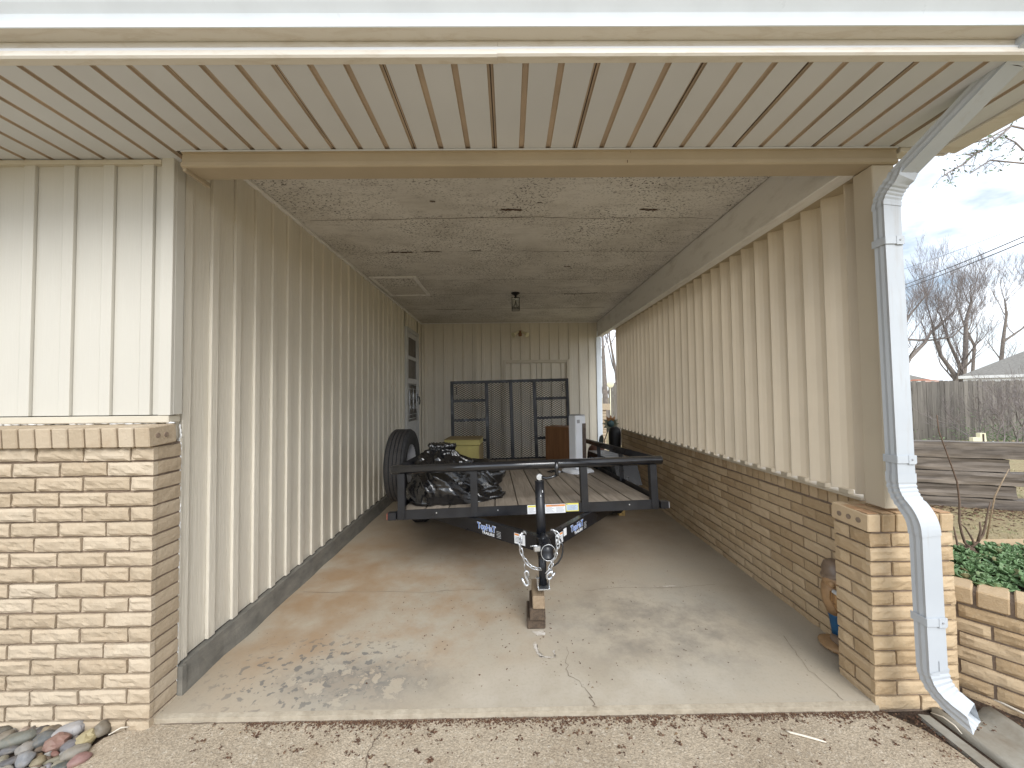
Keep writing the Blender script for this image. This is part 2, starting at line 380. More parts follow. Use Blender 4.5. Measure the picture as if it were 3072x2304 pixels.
M_['mulch'] = b.out(b.ramp(b.noise(60, 5, 0.7), [(0.3, (0.035, 0.022, 0.015)), (0.65, (0.11, 0.07, 0.045)), (0.8, (0.20, 0.15, 0.10))]), 1.0, 0, b.noise(70, 5, 0.7), 1.0, 0.015)
b = NB('grey_splash_concrete')
col = b.ramp(b.noise(5, 6, 0.62), [(0.3, (0.19, 0.155, 0.11)), (0.55, (0.30, 0.285, 0.24)), (0.75, (0.41, 0.39, 0.34))])
M_['splash'] = b.out(col, 0.9, 0, b.noise(70, 5, 0.7), 0.5, 0.004)
M_['bark'] = plain('grey_bark', (0.21, 0.18, 0.155), 0.95, 0, 0.3, 9, 0.8, 40, 0.02)
M_['twig'] = plain('bare_twig', (0.26, 0.225, 0.21), 0.95, 0, 0.25, 3)
M_['stem'] = plain('brown_stem', (0.15, 0.10, 0.07), 0.9, 0, 0.25, 20)
M_['fence'] = wood_mat('grey_fence_wood', (0.085, 0.075, 0.062), (0.27, 0.245, 0.21), 2, 0.55, 0.5)
M_['tie'] = wood_mat('weathered_tie', (0.040, 0.030, 0.024), (0.30, 0.25, 0.20), 0, 0.62, 1.0)
M_['shingle'] = plain('grey_roof_shingle', (0.19, 0.18, 0.16), 0.95, 0, 0.2, 14, 0.5, 20, 0.02)
M_['far_white'] = plain('white_eave', (0.72, 0.72, 0.70), 0.6)
M_['far_wall'] = plain('far_wall', (0.55, 0.55, 0.50), 0.8)
M_['far_brick'] = plain('red_far_roof', (0.34, 0.13, 0.07), 0.9)
M_['cream'] = plain('cream_plastic', (0.74, 0.70, 0.50), 0.5, 0, 0.04)
b = NB('sedum_leaf')
col = b.ramp(b.rnd(), [(0.0, (0.10, 0.17, 0.065)), (0.5, (0.14, 0.245, 0.10)), (0.9, (0.21, 0.31, 0.15)), (1.0, (0.25, 0.19, 0.09))])
M_['sedum'] = b.out(col, 0.55, 0, b.noise(60, 3), 0.1, 0.002)
b = NB('grass_blade')
M_['grass'] = b.out(b.ramp(b.rnd(), [(0.0, (0.33, 0.26, 0.14)), (0.6, (0.46, 0.39, 0.23)), (0.72, (0.09, 0.17, 0.04)), (1.0, (0.14, 0.24, 0.06))]), 0.9)
b = NB('leaf_bits')
M_['litter'] = b.out(b.ramp(b.rnd(), [(0.0, (0.055, 0.026, 0.015)), (0.5, (0.11, 0.055, 0.032)), (0.9, (0.17, 0.095, 0.055)), (1.0, (0.24, 0.17, 0.09))]), 0.9)
M_['green_leaf'] = plain('green_leaf', (0.16, 0.26, 0.03), 0.6, 0, 0.2, 30)
M_['leafy'] = plain('young_leaf', (0.12, 0.17, 0.07), 0.6, 0, 0.4, 2)
M_['dry_stem'] = plain('bleached_stem', (0.66, 0.60, 0.50), 0.7)

# ================================================================ the house with its carport
def rock_brick(mb, O, u, v, n, w, h, d, nx, nz, seed, amp=0.006, mi=0):
    """one rock-faced brick: chipped front grid, plain sides"""
    O, u, v, n = V(O), V(u), V(v), V(n)
    vs = []
    for j in range(nz+1):
        for i in range(nx+1):
            a = w*i/nx; c = h*j/nz
            e = min(min(i, nx-i)*w/nx, min(j, nz-j)*h/nz)
            q = V((a*13+seed*5.1, c*24+seed*2.3, seed*1.7))
            k = noise.fractal(q, 0.9, 2.1, 4)
            edge = (i in (0, nx)) or (j in (0, nz))
            dd = d + (amp*0.9+amp*k*1.25 if not edge else amp*0.35*k)
            ja = noise.noise(q*1.9)*0.0025 if edge else 0; jc = noise.noise(q*2.3+V((9, 0, 0)))*0.0022 if edge else 0
            vs.append(O + u*(a+ja) + v*(c+jc) + n*dd)
    g = lambda i, j: j*(nx+1)+i
    fs = [(g(i, j), g(i+1, j), g(i+1, j+1), g(i, j+1)) for j in range(nz) for i in range(nx)]
    ring = [g(i, 0) for i in range(nx+1)] + [g(nx, j) for j in range(1, nz+1)] + [g(i, nz) for i in range(nx-1, -1, -1)] + [g(0, j) for j in range(nz-1, 0, -1)]
    base = len(vs)
    for r in ring: vs.append(vs[r] - n*(d+0.012))
    m = len(ring)
    for k in range(m): fs.append((ring[k], base+k, base+(k+1) % m, ring[(k+1) % m]))
    mb.add(vs, fs, mi)

BH, BJ, BL = 0.0705, 0.0105, 0.2236
def brick_rows(mb, O, u, v, n, L, z0, z1, first=0.0, nx=7, nz=3, d=0.010, amp=0.006, seed=0, halves=False, endjit=0.0):
    """running bond from z0 up to z1 along u for the length L"""
    u, v, n, O = V(u), V(v), V(n), V(O)
    rows = int(round((z1-z0)/BH)); k = 0
    for r in range(rows):
        x = -first - (BL/2 if r % 2 else 0)
        while x < L-0.02:
            a = max(0, x); c = min(L, x+BL-BJ)
            if c-a > 0.025:
                k += 1
                jj = random.uniform(-0.0015, 0.0015)
                rock_brick(mb, O+u*a+v*(z0+r*BH+BJ*0.5+jj), u, v, n, c-a, BH-BJ, d+random.uniform(-0.0015, 0.002), max(2, int(nx*(c-a)/BL+0.5)), nz, seed+k*0.37, amp)
            x += BL

house = thing('house', 'tan brick and beige siding house with an open carport in its front', 'house', (-1.72, 1.9, 0))

# --- front wainscot left of the carport
mb = MB()
mb.box(-8, -1.702, 1.860, 2.004, -0.12, 1.285, 0, 1)
brick_rows(mb, (-1.693, 1.858, 0), (-1, 0, 0), (0, 0, 1), (0, -1, 0), 1.60, 1.279-BH*20, 1.279, 0.0, 12, 5, 0.010, 0.0075, 3)
for r_ in range(20): rock_brick(mb, (-1.702, 1.862, 1.279-BH*(20-r_)+BJ*.5), (0, 1, 0), (0, 0, 1), (1, 0, 0), 0.14, BH-BJ, 0.007+random.uniform(-.002, .002), 4, 3, 90+r_, 0.002)
brick_base = mb.build('brick_wainscot', [M_['brick'], M_['mortar']], house)
mb = MB()
for k in range(24):
    x1 = -1.682-k*0.0765
    Mx = Matrix.Translation((x1-0.034, 1.885, 1.329)) @ Euler((R(4), R(random.uniform(-0.6, 0.6)), R(random.uniform(-0.6, 0.6)))).to_matrix().to_4x4()
    mb.cbox(Mx, V((0.0335, 0.076, 0.046)), 0.004, 0)
mb.box(-3.5, -1.69, 1.825, 1.95, 1.283, 1.365, 0, 1)
for y in (1.855, 1.90):
    mb.cyl((-1.6835, y, 1.33), (-1.679, y, 1.33), 0.012, 12, 1)
cap = mb.build('brick_ledge', [M_['brick'], M_['mortar']], brick_base, )
mb = MB()
for k in range(46):
    x = -1.70-k*0.04
    mb.blob((x, 1.945+random.uniform(-.006, .004), 1.384+random.uniform(-.003, .003)), (0.026, 0.008, 0.005), k, 6, 4)
mb.build('caulk_bead', M_['caulk'], brick_base)
mb = MB()
for k in range(60):
    z = 0.03+k*0.0225
    mb.blob((-1.705+random.uniform(-.003, .004), 2.008, z), (0.006, 0.005, 0.016), k+70, 6, 4)
mb.build('caulk_bead', M_['caulk'], brick_base)

def profile_wall(mb, O, u, n, L, z0, z1, p=0.2, first=0.0, dn=0.015, mi=0):
    """vertical board-and-batten sheet: flat, soft ramp, batten, sharp step; one ring every pitch along u"""
    O, u, n = V(O), V(u), V(n); pts = []
    x = -first
    while x < L:
        for a, d in ((0.0, 0.0), (0.128, 0.001), (0.140, dn*0.85), (0.145, dn), (0.1935, dn), (0.1965, dn*0.9), (0.1966, -0.006), (0.1999, -0.006)):
            s = x + a*p/0.2
            if 0 <= s <= L: pts.append((s, d))
        x += p
    pts = [(0, pts[0][1])] + pts + [(L, pts[-1][1])]
    zs = [z0 + (z1-z0)*k/4 for k in range(5)]
    for a, c in zip(zs[:-1], zs[1:]):
        mb.extrude(pts, lambda q, t: O+u*q[0]+n*q[1]+V((0, 0, t)), a, c, mi, False, False, False)

# --- upper siding, left of the carport
mb = MB()
profile_wall(mb, (-6.998, 1.952, 0), (1, 0, 0), (0, -1, 0), 5.27, 1.425, 2.735, 0.2, 0.0)
sid = mb.build('front_siding', M_['front_siding'], house)
mb = MB()
mb.box(-8, -1.745, 1.965, 2.06, 1.2, 2.95)
mb.build('wall_sheathing', M_['base'], house)
mb = MB()
mb.box(-1.752, -1.690, 1.928, 1.946, 1.422, 2.735, 0.002)
mb.box(-1.709, -1.690, 1.9462, 2.000, 1.424, 2.735, 0.002)
mb.build('corner_trim', M_['front_siding'], house)
mb = MB()
mb.box(-8, -1.70, 1.930, 2.0, 1.386, 1.420, 0.003)
mb.build('sill_board', M_['trim'], house)
mb = MB()
mb.box(-8, -1.753, 1.926, 1.965, 2.700, 2.722, 0.002)
mb.build('top_channel', M_['trim'], house)

# --- left wall of the carport
mb = MB()
profile_wall(mb, (-1.724, 6.36, 0), (0, -1, 0), (1, 0, 0), 4.36, 0.152, 2.945, 0.19, 0.03, 0.017)
profile_wall(mb, (-1.722, 7.56, 0), (0, -1, 0), (1, 0, 0), 0.345, 0.152, 2.945, 0.19, 0.0)
profile_wall(mb, (-1.722, 7.2145, 0), (0, -1, 0), (1, 0, 0), 0.854, 2.69, 2.945, 0.19, 0.045)
mb.build('side_siding', M_['siding'], house)
mb = MB()
mb.box(-1.90, -1.728, 2.055, 7.6, 0.12, 2.95)
mb.box(-8, -1.76, 2.06, 9.0, -0.1, 2.94)
mb.build('wall_core', M_['dark_gap'], house)
mb = MB()
n_ = 60
for k in range(n_):
    ya, yb_ = 2.03+k*(7.56-2.03)/n_, 2.03+(k+1)*(7.56-2.03)/n_
    xa, xb = (-1.688+0.006*noise.noise(V((y*5, 0, 3))) for y in (ya, yb_))
    fa, fb = (xx+0.014+0.012*noise.noise(V((y*3.3, 7, 3))) for xx, y in ((xa, ya), (xb, yb_)))
    mb.quad((xa, ya, 0.143), (xb, yb_, 0.143), (fb, yb_, -0.01), (fa, ya, -0.01))
    mb.quad((xa-.06, ya, 0.143), (xb-.06, yb_, 0.143), (xb, yb_, 0.143), (xa, ya, 0.143))
mb.box(-1.78, -1.672, 2.0045, 2.0298, -0.02, 0.1428)
mb.build('foundation_strip', M_['base'], house)
mb = MB()
mb.box(-1.722, -1.700, 2.005, 2.022, 0.152, 1.30, 0.002)
mb.build('edge_strip', M_['siding'], house)
mb = MB()
mb.box(-1.722, -1.690, 2.0, 7.55, 2.928, 2.9485, 0.003)
mb.box(-1.688, 1.763, 7.515, 7.53, 2.934, 2.9487, 0.002)
mb.build('ceiling_trim', M_['beam'], house)

# --- back wall with its two-leaf closet door
mb = MB()
profile_wall(mb, (-1.72, 7.56, 0), (1, 0, 0), (0, -1, 0), 1.06, 0.02, 2.945, 0.19, 0.07)
profile_wall(mb, (-0.66, 7.555, 0), (1, 0, 0), (0, -1, 0), 0.55, 0.02, 2.945, 0.19, 0.0)
profile_wall(mb, (-0.11, 7.555, 0), (1, 0, 0), (0, -1, 0), 1.31, 2.20, 2.945, 0.19, 0.16)
profile_wall(mb, (1.20, 7.555, 0), (1, 0, 0), (0, -1, 0), 0.56, 0.02, 2.945, 0.19, 0.13)
mb.build('back_siding', M_['siding'], house)
mb = MB(); mb.box(-1.72, 1.70, 7.61, 9.0, -0.1, 2.94); mb.build('back_room_core', M_['siding'], house)
mb = MB()
mb.box(-0.655, -0.60, 7.525, 7.548, 0.02, 2.945, 0.002)
mb.box(-1.708, -1.670, 7.53, 7.553, 0.15, 2.93, 0.002)
mb.build('batten_strip', M_['siding'], house)
mb = MB()
mb.box(1.735, 1.835, 7.53, 7.548, 0.0, 2.64, 0.003); mb.box(1.817, 1.835, 7.5485, 7.64, 0.0, 2.64, 0.003)
mb.build('corner_board', M_['white_metal'], house)
cd = MB()
cd.box(-0.112, -0.052, 7.522, 7.56, 0.02, 2.205, 0.003); cd.box(1.142, 1.202, 7.522, 7.56, 0.02, 2.205, 0.003); cd.box(-0.0515, 1.1415, 7.522, 7.56, 2.145, 2.205, 0.003)
cd = cd.build('closet_door', M_['trim'], house)
for x0, x1 in ((-0.05, 0.545), (0.553, 1.14)):
    mb = MB(); mb.box(x0, x1, 7.56, 7.60, 0.02, 2.143)
    profile_wall(mb, (x0, 7.557, 0), (1, 0, 0), (0, -1, 0), x1-x0, 0.02, 2.143, 0.19, 0.03, 0.013)
    mb.build('door_leaf', M_['siding'], cd)

# --- carport ceiling, beam, header, post
mb = MB(); mb.box(-1.74, 1.763, 1.972, 7.57, 2.95, 3.0)
def crackline(mb, pts, w, z, mi, jit=0.006, sub=6, up=1):
    P = []
    for (x0, y0), (x1, y1) in zip(pts[:-1], pts[1:]):
        for k in range(sub):
            t = k/sub; P.append((x0+(x1-x0)*t+random.uniform(-jit, jit), y0+(y1-y0)*t+random.uniform(-jit, jit)))
    P.append(pts[-1])
    for i in range(len(P)-1):
        a, c = V((*P[i], z)), V((*P[i+1], z)); d = (c-a); 
        if d.length < 1e-6: continue
        nn = V((-d.y, d.x, 0)).normalized()
        wa = w*(0.35+0.65*abs(noise.noise(V((P[i][0]*9, P[i][1]*9, 1))))*2); wb = w*(0.35+0.65*abs(noise.noise(V((P[i+1][0]*9, P[i+1][1]*9, 1))))*2)
        mb.quad(a-nn*wa/2, a+nn*wa/2, c+nn*wb/2, c-nn*wb/2, mi)
for pts, w in (([(-1.6, 3.1), (0.24, 3.062), (0.7, 3.10), (1.24, 3.09), (1.7, 3.11)], 0.008), ([(-1.4, 3.82), (-0.2, 3.79), (1.7, 3.83)], 0.006),
               ([(-1.2, 4.75), (0.2, 4.72), (1.7, 4.78)], 0.006), ([(-0.95, 5.40), (0.1, 5.38), (1.7, 5.40)], 0.012), ([(0.8, 5.43), (1.0, 5.45), (1.27, 5.38)], 0.035),
               ([(-1.6, 6.3), (-0.4, 6.33), (1.6, 6.28)], 0.016), ([(-1.2, 6.34), (-0.6, 6.37)], 0.03)):
    crackline(mb, pts, w, 2.9475, 1, 0.008, 10)
def flake(mb, cx, cy, sx, sy, z, mi, seed, n=16):
    random.seed(seed)
    for q in range(3):
        ox, oy = (q-1)*sx*0.62+random.uniform(-.2, .2)*sx, random.uniform(-.3, .3)*sy
        r0 = random.uniform(0.5, 0.8)
        ring = [(cx+ox+math.cos(2*math.pi*k/n)*sx*r0*random.uniform(0.45, 1), cy+oy+math.sin(2*math.pi*k/n)*sy*random.uniform(0.4, 1), z-q*0.0006) for k in range(n)]
        mb.add(ring, [list(range(n))], mi)
for k, (x, y, sx, sy) in enumerate([(0.03, 2.94, 0.085, 0.022), (1.12, 2.95, 0.07, 0.018), (-1.05, 3.80, 0.11, 0.018), (-0.75, 3.79, 0.08, 0.014), (-0.3, 3.77, 0.05, 0.012), (0.67, 4.26, 0.035, 0.016), (0.6, 3.8, 0.03, 0.01), (-0.55, 2.80, 0.02, 0.014), (0.25, 2.83, 0.02, 0.008)]):
    flake(mb, x, y, sx, sy, 2.946, 1, 30+k)
random.seed(11)
mb.build('carport_ceiling', [M_['ceiling'], M_['peel']], house)
mb = MB()
mb.box(1.765, 1.86, 1.985, 7.55, 2.648, 2.9495, 0.004)
for k in range(26):   # lifting paint along the joint
    y = 2.05+k*0.2+random.uniform(-.05, .05); L = random.uniform(0.04, 0.13)
    mb.quad((1.764, y, 2.944), (1.764, y+L, 2.944), (1.752-random.uniform(0, .01), y+L*.8, 2.928), (1.75, y+.02, 2.932))
beam = mb.build('side_beam', M_['beam'], house)
mb = MB(); mb.box(1.8605, 2.02, 1.995, 6.80, 2.6555, 2.9497); mb.build('louver_header', M_['header'], house)
mb = MB()
prof = [(1.985, 2.648), (1.874, 2.645), (1.866, 2.650), (1.866, 2.668), (1.872, 2.672), (1.876, 2.716), (1.868, 2.718), (1.868, 2.728), (1.985, 2.728)]
mb.extrude(prof, lambda q, t: V((t, q[0], q[1])), -1.604, 1.962)
mb.box(-1.604, 1.962, 1.90, 1.968, 2.7285, 3.02)
mb.box(-1.603, -1.585, 1.876, 2.03, 2.63, 2.655, 0.002)
mb.quad((0.60, 1.8655, 2.652), (0.604, 1.8655, 2.652), (0.604, 1.8655, 2.666), (0.60, 1.8655, 2.666), 1)
mb.quad((0.62, 1.8755, 2.673), (0.623, 1.8755, 2.673), (0.623, 1.8755, 2.715), (0.62, 1.8755, 2.715), 1)
mb.build('front_header', [M_['header'], M_['peel']], house)
mb = MB()
mb.box(1.842, 1.955, 1.882, 1.992, 0.925, 2.6445, 0.004)
mb.build('corner_post', M_['post'], house)

# --- brick knee wall, pillar and louvers on the right
mb = MB()
mb.box(1.978, 2.15, 2.082, 6.76, -0.12, 0.905, 0, 1)
brick_rows(mb, (1.976, 2.085, 0), (0, 1, 0), (0, 0, 1), (-1, 0, 0), 4.665, 0.815-BH*12, 0.815, 0.05, 6, 3, 0.008, 0.005, 200)
y = 2.09; k = 0
while y < 6.70:
    k += 1
    rock_brick(mb, (1.976, y, 0.825), (0, 1, 0), (0, 0, 1), (-1, 0, 0), 0.064, 0.078, 0.009, 3, 3, 500+k, 0.002); y += 0.0735
for r in range(13):
    z = 0.815-BH*12+r*BH
    rock_brick(mb, (1.972, 6.764, z), (1, 0, 0), (0, 0, 1), (0, 1, 0), 0.17, BH-BJ, 0.004, 3, 2, 700+r, 0.003)
mb.build('brick_knee_wall', [M_['brick_r'], M_['mortar']], house)
mb = MB()
mb.box(1.762, 2.142, 1.882, 2.081, -0.10, 0.83, 0, 1)
brick_rows(mb, (1.746, 1.884, 0), (1, 0, 0), (0, 0, 1), (0, -1, 0), 0.408, 0.815-BH*12, 0.815, 0.0, 9, 4, 0.011, 0.0065, 300)
brick_rows(mb, (1.764, 1.882, 0), (0, 1, 0), (0, 0, 1), (-1, 0, 0), 0.2, 0.815-BH*12, 0.815, 0.0, 6, 4, 0.012, 0.006, 400)
brick_rows(mb, (2.140, 1.882, 0), (0, 1, 0), (0, 0, 1), (1, 0, 0), 0.2, 0.815-BH*12, 0.815, 0.0, 4, 2, 0.010, 0.004, 440)
for k in range(6):
    x0 = 1.737+k*0.0715
    mb.cbox(Matrix.Translation((x0+0.0325, 1.974, 0.864)) @ Euler((R(2.5), R(random.uniform(-.7, .7)), R(random.uniform(-.8, .8)))).to_matrix().to_4x4(), V((0.0315, 0.106, 0.042)), 0.004, 0)
mb.box(1.748, 2.145, 1.88, 2.07, 0.815, 0.888, 0, 1)
for k in range(6):
    x0 = 1.7395+k*0.0715
    for q in range(3): mb.cbox(Matrix.Translation((x0+0.03, 1.905+q*0.065, 0.9062)), V((0.027, 0.03, 0.0022)), 0.002, 2)
for y_ in (1.92, 1.975, 2.03):
    mb.cyl((1.7375, y_, 0.862), (1.735, y_, 0.862), 0.013, 12, 1)
mb.build('brick_pillar', [M_['brick_r'], M_['mortar'], M_['brick_top']], house)
mb = MB()
nl = 30
for k in range(nl):
    y0 = 2.085+k*0.1572
    jx = random.uniform(-0.003, 0.003)
    # blade: a shallow curved board from its inner edge out and towards the street
    inner = [(1.876+jx, y0+0.004), (1.877+jx, y0-0.003), (1.900, y0-0.012), (1.922, y0-0.026), (1.942, y0-0.046), (1.958, y0-0.072), (1.972, y0-0.104)]
    outer = [(1.990, y0-0.100), (1.974, y0-0.064), (1.957, y0-0.036), (1.932, y0-0.013), (1.906, y0+0.001), (1.880+jx, y0+0.008)]
    mb.extrude(inner+outer, lambda q, t: V((q[0], q[1], t)), 0.948, 2.655)
louv = mb.build('louver_screen', M_['louver'], house)
mb = MB()
mb.box(1.905, 2.07, 2.085, 6.72, 0.909, 0.926, 0.003)
for k in range(nl):
    y0 = 2.085+k*0.1572
    mb.box(1.90, 1.935, y0-0.085, y0-0.022, 0.9265, 0.952, 0.002)
mb.build('louver_sill', M_['post'], louv)

# --- soffit, fascia, gutter, roof
mb = MB()
x = -0.057-0.1325*52; k = -52
while x < 2.17:
    g = 0.0125; xe = min(x+0.1325-g, 2.184)
    mb.quad((x+g, 1.372, 2.728), (xe, 1.372, 2.728), (xe, 1.872, 2.728), (x+g, 1.872, 2.728))
    if xe < -1.60: mb.quad((x+g, 1.872, 2.728), (xe, 1.872, 2.728), (xe, 1.96, 2.728), (x+g, 1.96, 2.728))
    for sx in (-1, 1):
        mb.quad((x+sx*g, 1.372, 2.728), (x+sx*g, 1.96, 2.728), (x+sx*(g-.003), 1.96, 2.738), (x+sx*(g-.003), 1.372, 2.738), 1)
    mb.quad((x-g, 1.372, 2.738), (x+g, 1.372, 2.738), (x+g, 1.96, 2.738), (x-g, 1.96, 2.738), 1)
    if k % 3 == 0:
        mb.quad((x-.0025, 1.372, 2.7365), (x+.0015, 1.372, 2.7365), (x+.0015, 1.96, 2.7365), (x-.0025, 1.96, 2.7365), 2)
        mb.bar((x+.005, 1.372, 2.736), (x+.005, 1.96, 2.736), 0.004, 0.006, (0, 0, 1), 0, 1)
    x += 0.1325; k += 1
mb.box(-8, 2.18, 1.345, 1.875, 2.741, 2.76)
mb.build('soffit', [M_['soffit'], M_['soffit_groove'], M_['dark_gap']], house)
mb = MB()
mb.box(-1.604, 1.964, 1.8622, 1.8665, 2.7195, 2.7265, 0.001)
mb.build('soffit_channel', M_['soffit'], house)
mb = MB()
mb.box(2.186, 2.302, 1.31, 1.905, 2.716, 2.735, 0.003)
mb.box(2.290, 2.312, 1.28, 1.92, 2.722, 2.95, 0.003)
mb.box(1.985, 2.15, 1.876, 1.94, 2.706, 2.735, 0.003)
mb.box(1.965, 2.30, 1.94, 1.96, 2.736, 3.0)
mb.build('rake_trim', M_['fascia'], house)
mb = MB()
def fascia_piece(x0, x1, dz):
    prof = [(1.376, 2.724+dz), (1.350, 2.726+dz), (1.3445, 2.733+dz), (1.3445, 2.750+dz), (1.3535, 2.768+dz), (1.3535, 2.96), (1.38, 2.96), (1.38, 2.735+dz)]
    mb.extrude(prof, lambda q, t: V((t, q[0], q[1])), x0, x1)
fascia_piece(-8, -0.028, -0.0005); fascia_piece(-0.0275, 2.31, 0.0018)
mb.build('fascia', M_['fascia'], house)
mb = MB()
go = [(1.352, 2.95), (1.352, 2.789), (1.3435, 2.7875), (1.303, 2.7905), (1.2995, 2.792), (1.2995, 2.806), (1.3055, 2.810), (1.3055, 2.818), (1.296, 2.836), (1.276, 2.858), (1.258, 2.884), (1.252, 2.91), (1.250, 2.94), (1.26, 2.945)]
gi = [(1.262, 2.94), (1.262, 2.91), (1.30, 2.86), (1.31, 2.80), (1.345, 2.795), (1.345, 2.95)]
mb.extrude(go+gi, lambda q, t: V((t, q[0], q[1])), -8, 2.31, 0, False, True, True, [1 if i in (1, 2) else 0 for i in range(20)])
gut = mb.build('gutter', [M_['white_metal'], M_['fascia']], house)
mb = MB()
rp = [(1.27, 2.965), (5.2, 4.05), (9.3, 2.93), (9.3, 3.02), (5.2, 4.14), (1.27, 3.045)]
mb.extrude(rp, lambda q, t: V((t, q[0], q[1])), -8.2, 2.33)
mb.add([(2.20, 1.4, 2.96), (2.20, 9.0, 2.96), (2.20, 5.2, 4.03)], [(0, 1, 2)], 1)
mb.build('roof', [M_['shingle'], M_['siding']], house)
# rear wing seen through the gap at the end of the louvers
mb = MB()
mb.box(1.75, 2.18, 8.62, 9.0, -0.1, 1.16, 0, 1)
brick_rows(mb, (1.75, 8.62, 0), (1, 0, 0), (0, 0, 1), (0, -1, 0), 0.43, 1.15-BH*17, 1.15, 0.0, 4, 2, 0.008, 0.004, 800)
mb.box(1.75, 2.26, 8.56, 8.7, 1.16, 1.30, 0.004, 0)
mb.build('rear_wing_brick', [M_['brick'], M_['mortar']], house)
mb = MB(); mb.box(1.75, 2.08, 8.66, 9.0, 1.30, 2.95, 0.003); mb.build('rear_wing_siding', M_['white_metal'], house)

# --- side door with its screen
dr = MB()
for y0, y1, z0, z1 in ((6.362, 6.425, 0.2, 2.685), (7.145, 7.212, 0.2, 2.685), (6.4255, 7.1445, 2.62, 2.685)):
    dr.box(-1.725, -1.683, y0, y1, z0, z1, 0.004)
for y0, y1, z0, z1 in ((6.4265, 6.50, 0.22, 2.615), (7.07, 7.1435, 0.22, 2.615), (6.5005, 7.0695, 2.53, 2.615), (6.5005, 7.0695, 2.15, 2.21), (6.5005, 7.0695, 1.73, 1.82), (6.5005, 7.0695, 0.98, 1.08), (6.5005, 7.0695, 0.22, 0.35)):
    dr.box(-1.722, -1.694, y0, y1, z0, z1, 0.004)
dr.box(-1.722, -1.703, 6.5005, 7.0695, 0.35, 0.98)
door = dr.build('side_door', M_['door_white'], house)
mb = MB()
for z0, z1 in ((1.08, 1.73), (1.82, 2.15), (2.21, 2.53)): mb.box(-1.718, -1.712, 6.5, 7.07, z0, z1)
mb.build('screen_pane', M_['door_pane'], door)
mb = MB()
mb.tube([(-1.694, 7.10, 1.50), (-1.655, 7.10, 1.50), (-1.64, 7.095, 1.43), (-1.65, 7.09, 1.36)], 0.011, 8)
mb.box(-1.697, -1.688, 7.085, 7.122, 1.42, 1.56, 0.003)
mb.build('handle', M_['iron'], door)
mb = MB()     # scrolled ornamental guard over the middle pane
for y0 in (6.54, 6.785, 7.03):
    mb.tube([(-1.695, y0, 1.14), (-1.688, y0, 1.30), (-1.688, y0, 1.55), (-1.695, y0, 1.70)], 0.007, 6)
for z0 in (1.13, 1.20, 1.64, 1.71):
    mb.tube([(-1.69, 6.5, z0), (-1.69, 7.07, z0)], 0.006, 6)
for yc in (6.66, 6.91):
    for zc, sg in ((1.32, 1), (1.52, -1)):
        mb.tube([(-1.688, yc+0.075*math.cos(a)*(1-a/12), zc+sg*0.07*math.sin(a)*(1-a/12)) for a in [i*0.5 for i in range(16)]], 0.006, 6)
mb.build('scrolled_guard', M_['zinc'], door)
mb = MB(); mb.box(-1.70, -1.55, 6.35, 7.22, 0.0, 0.19, 0.006); mb.build('door_step', M_['base'], house)

# --- fixtures on the house
mb = MB()
hx0, hx1, hy0, hy1 = -1.66, -1.095, 4.55, 5.41
for a in ((hx0, hx1, hy0, hy0+.045), (hx0, hx1, hy1-.045, hy1), (hx0, hx0+.045, hy0+.0455, hy1-.0455), (hx1-.045, hx1, hy0+.0455, hy1-.0455)):
    mb.box(*a, 2.93, 2.9465, 0.003)
hatch = thing('attic_hatch', 'painted square attic hatch in the carport ceiling beside the left wall', 'hatch', (-1.38, 4.98, 2.95))
mb.build('frame', M_['beam'], hatch)
mb = MB(); mb.box(hx0+.046, hx1-.046, hy0+.046, hy1-.046, 2.938, 2.9462); mb.build('panel', M_['ceiling'], hatch)

lan = thing('ceiling_lantern', 'small black caged lantern hanging from the carport ceiling', 'lantern', (0.109, 5.35, 2.95))
mb = MB()
T = Matrix.Translation((0.109, 5.35, 0))
mb.lathe([(0.0, 2.947), (0.062, 2.946), (0.060, 2.936), (0.03, 2.918), (0.016, 2.91), (0.014, 2.895), (0.022, 2.885), (0.03, 2.872), (0.0, 2.872)], T, 20)
mb.build('canopy', M_['iron'], lan)
mb = MB()
for sx in (-1, 1):
    for sy in (-1, 1):
        mb.box(0.109+sx*.052-.004, 0.109+sx*.052+.004, 5.35+sy*.052-.004, 5.35+sy*.052+.004, 2.705, 2.872)
for z in (2.705, 2.732, 2.866):
    for sy in (-1, 1):
        mb.box(0.057, 0.161, 5.35+sy*.052-.0045, 5.35+sy*.052+.0045, z-.004, z+.0045); mb.box(0.109+sy*.052-.0045, 0.109+sy*.052+.0045, 5.298, 5.402, z-.0038, z+.0043)
for sy in (-1, 1):
    for sx in (-1, 1):
        mb.tube([(0.109, 5.35+sy*.053, 2.83), (0.109+sx*.006, 5.35+sy*.053, 2.79), (0.109+sx*.02, 5.35+sy*.053, 2.76), (0.109+sx*.045, 5.35+sy*.053, 2.737)], 0.003, 5)
mb.build('cage', M_['iron'], lan)
mb = MB(); mb.box(0.062, 0.156, 5.303, 5.397, 2.736, 2.862); mb.build('glass', M_['glass'], lan)

fl = thing('flood_light', 'cream twin-headed flood light on the back wall above the closet door', 'flood light', (0.235, 7.54, 2.74))
mb = MB(); mb.box(0.20, 0.27, 7.50, 7.54, 2.675, 2.785, 0.012); mb.cyl((0.235, 7.50, 2.70), (0.235, 7.47, 2.685), 0.026, 16); mb.build('base', M_['walnut'], fl)
for sx in (-1, 1):
    mb = MB()
    a, c_ = V((0.235+sx*0.03, 7.50, 2.76)), V((0.235+sx*0.105, 7.44, 2.705))
    mb.tube([a, a.lerp(c_, 0.6), c_, c_+(c_-a)*0.12, c_+(c_-a)*0.45], [0.018, 0.018, 0.026, 0.034, 0.052], 14)
    mb.build('lamp_head', M_['cream'], fl)

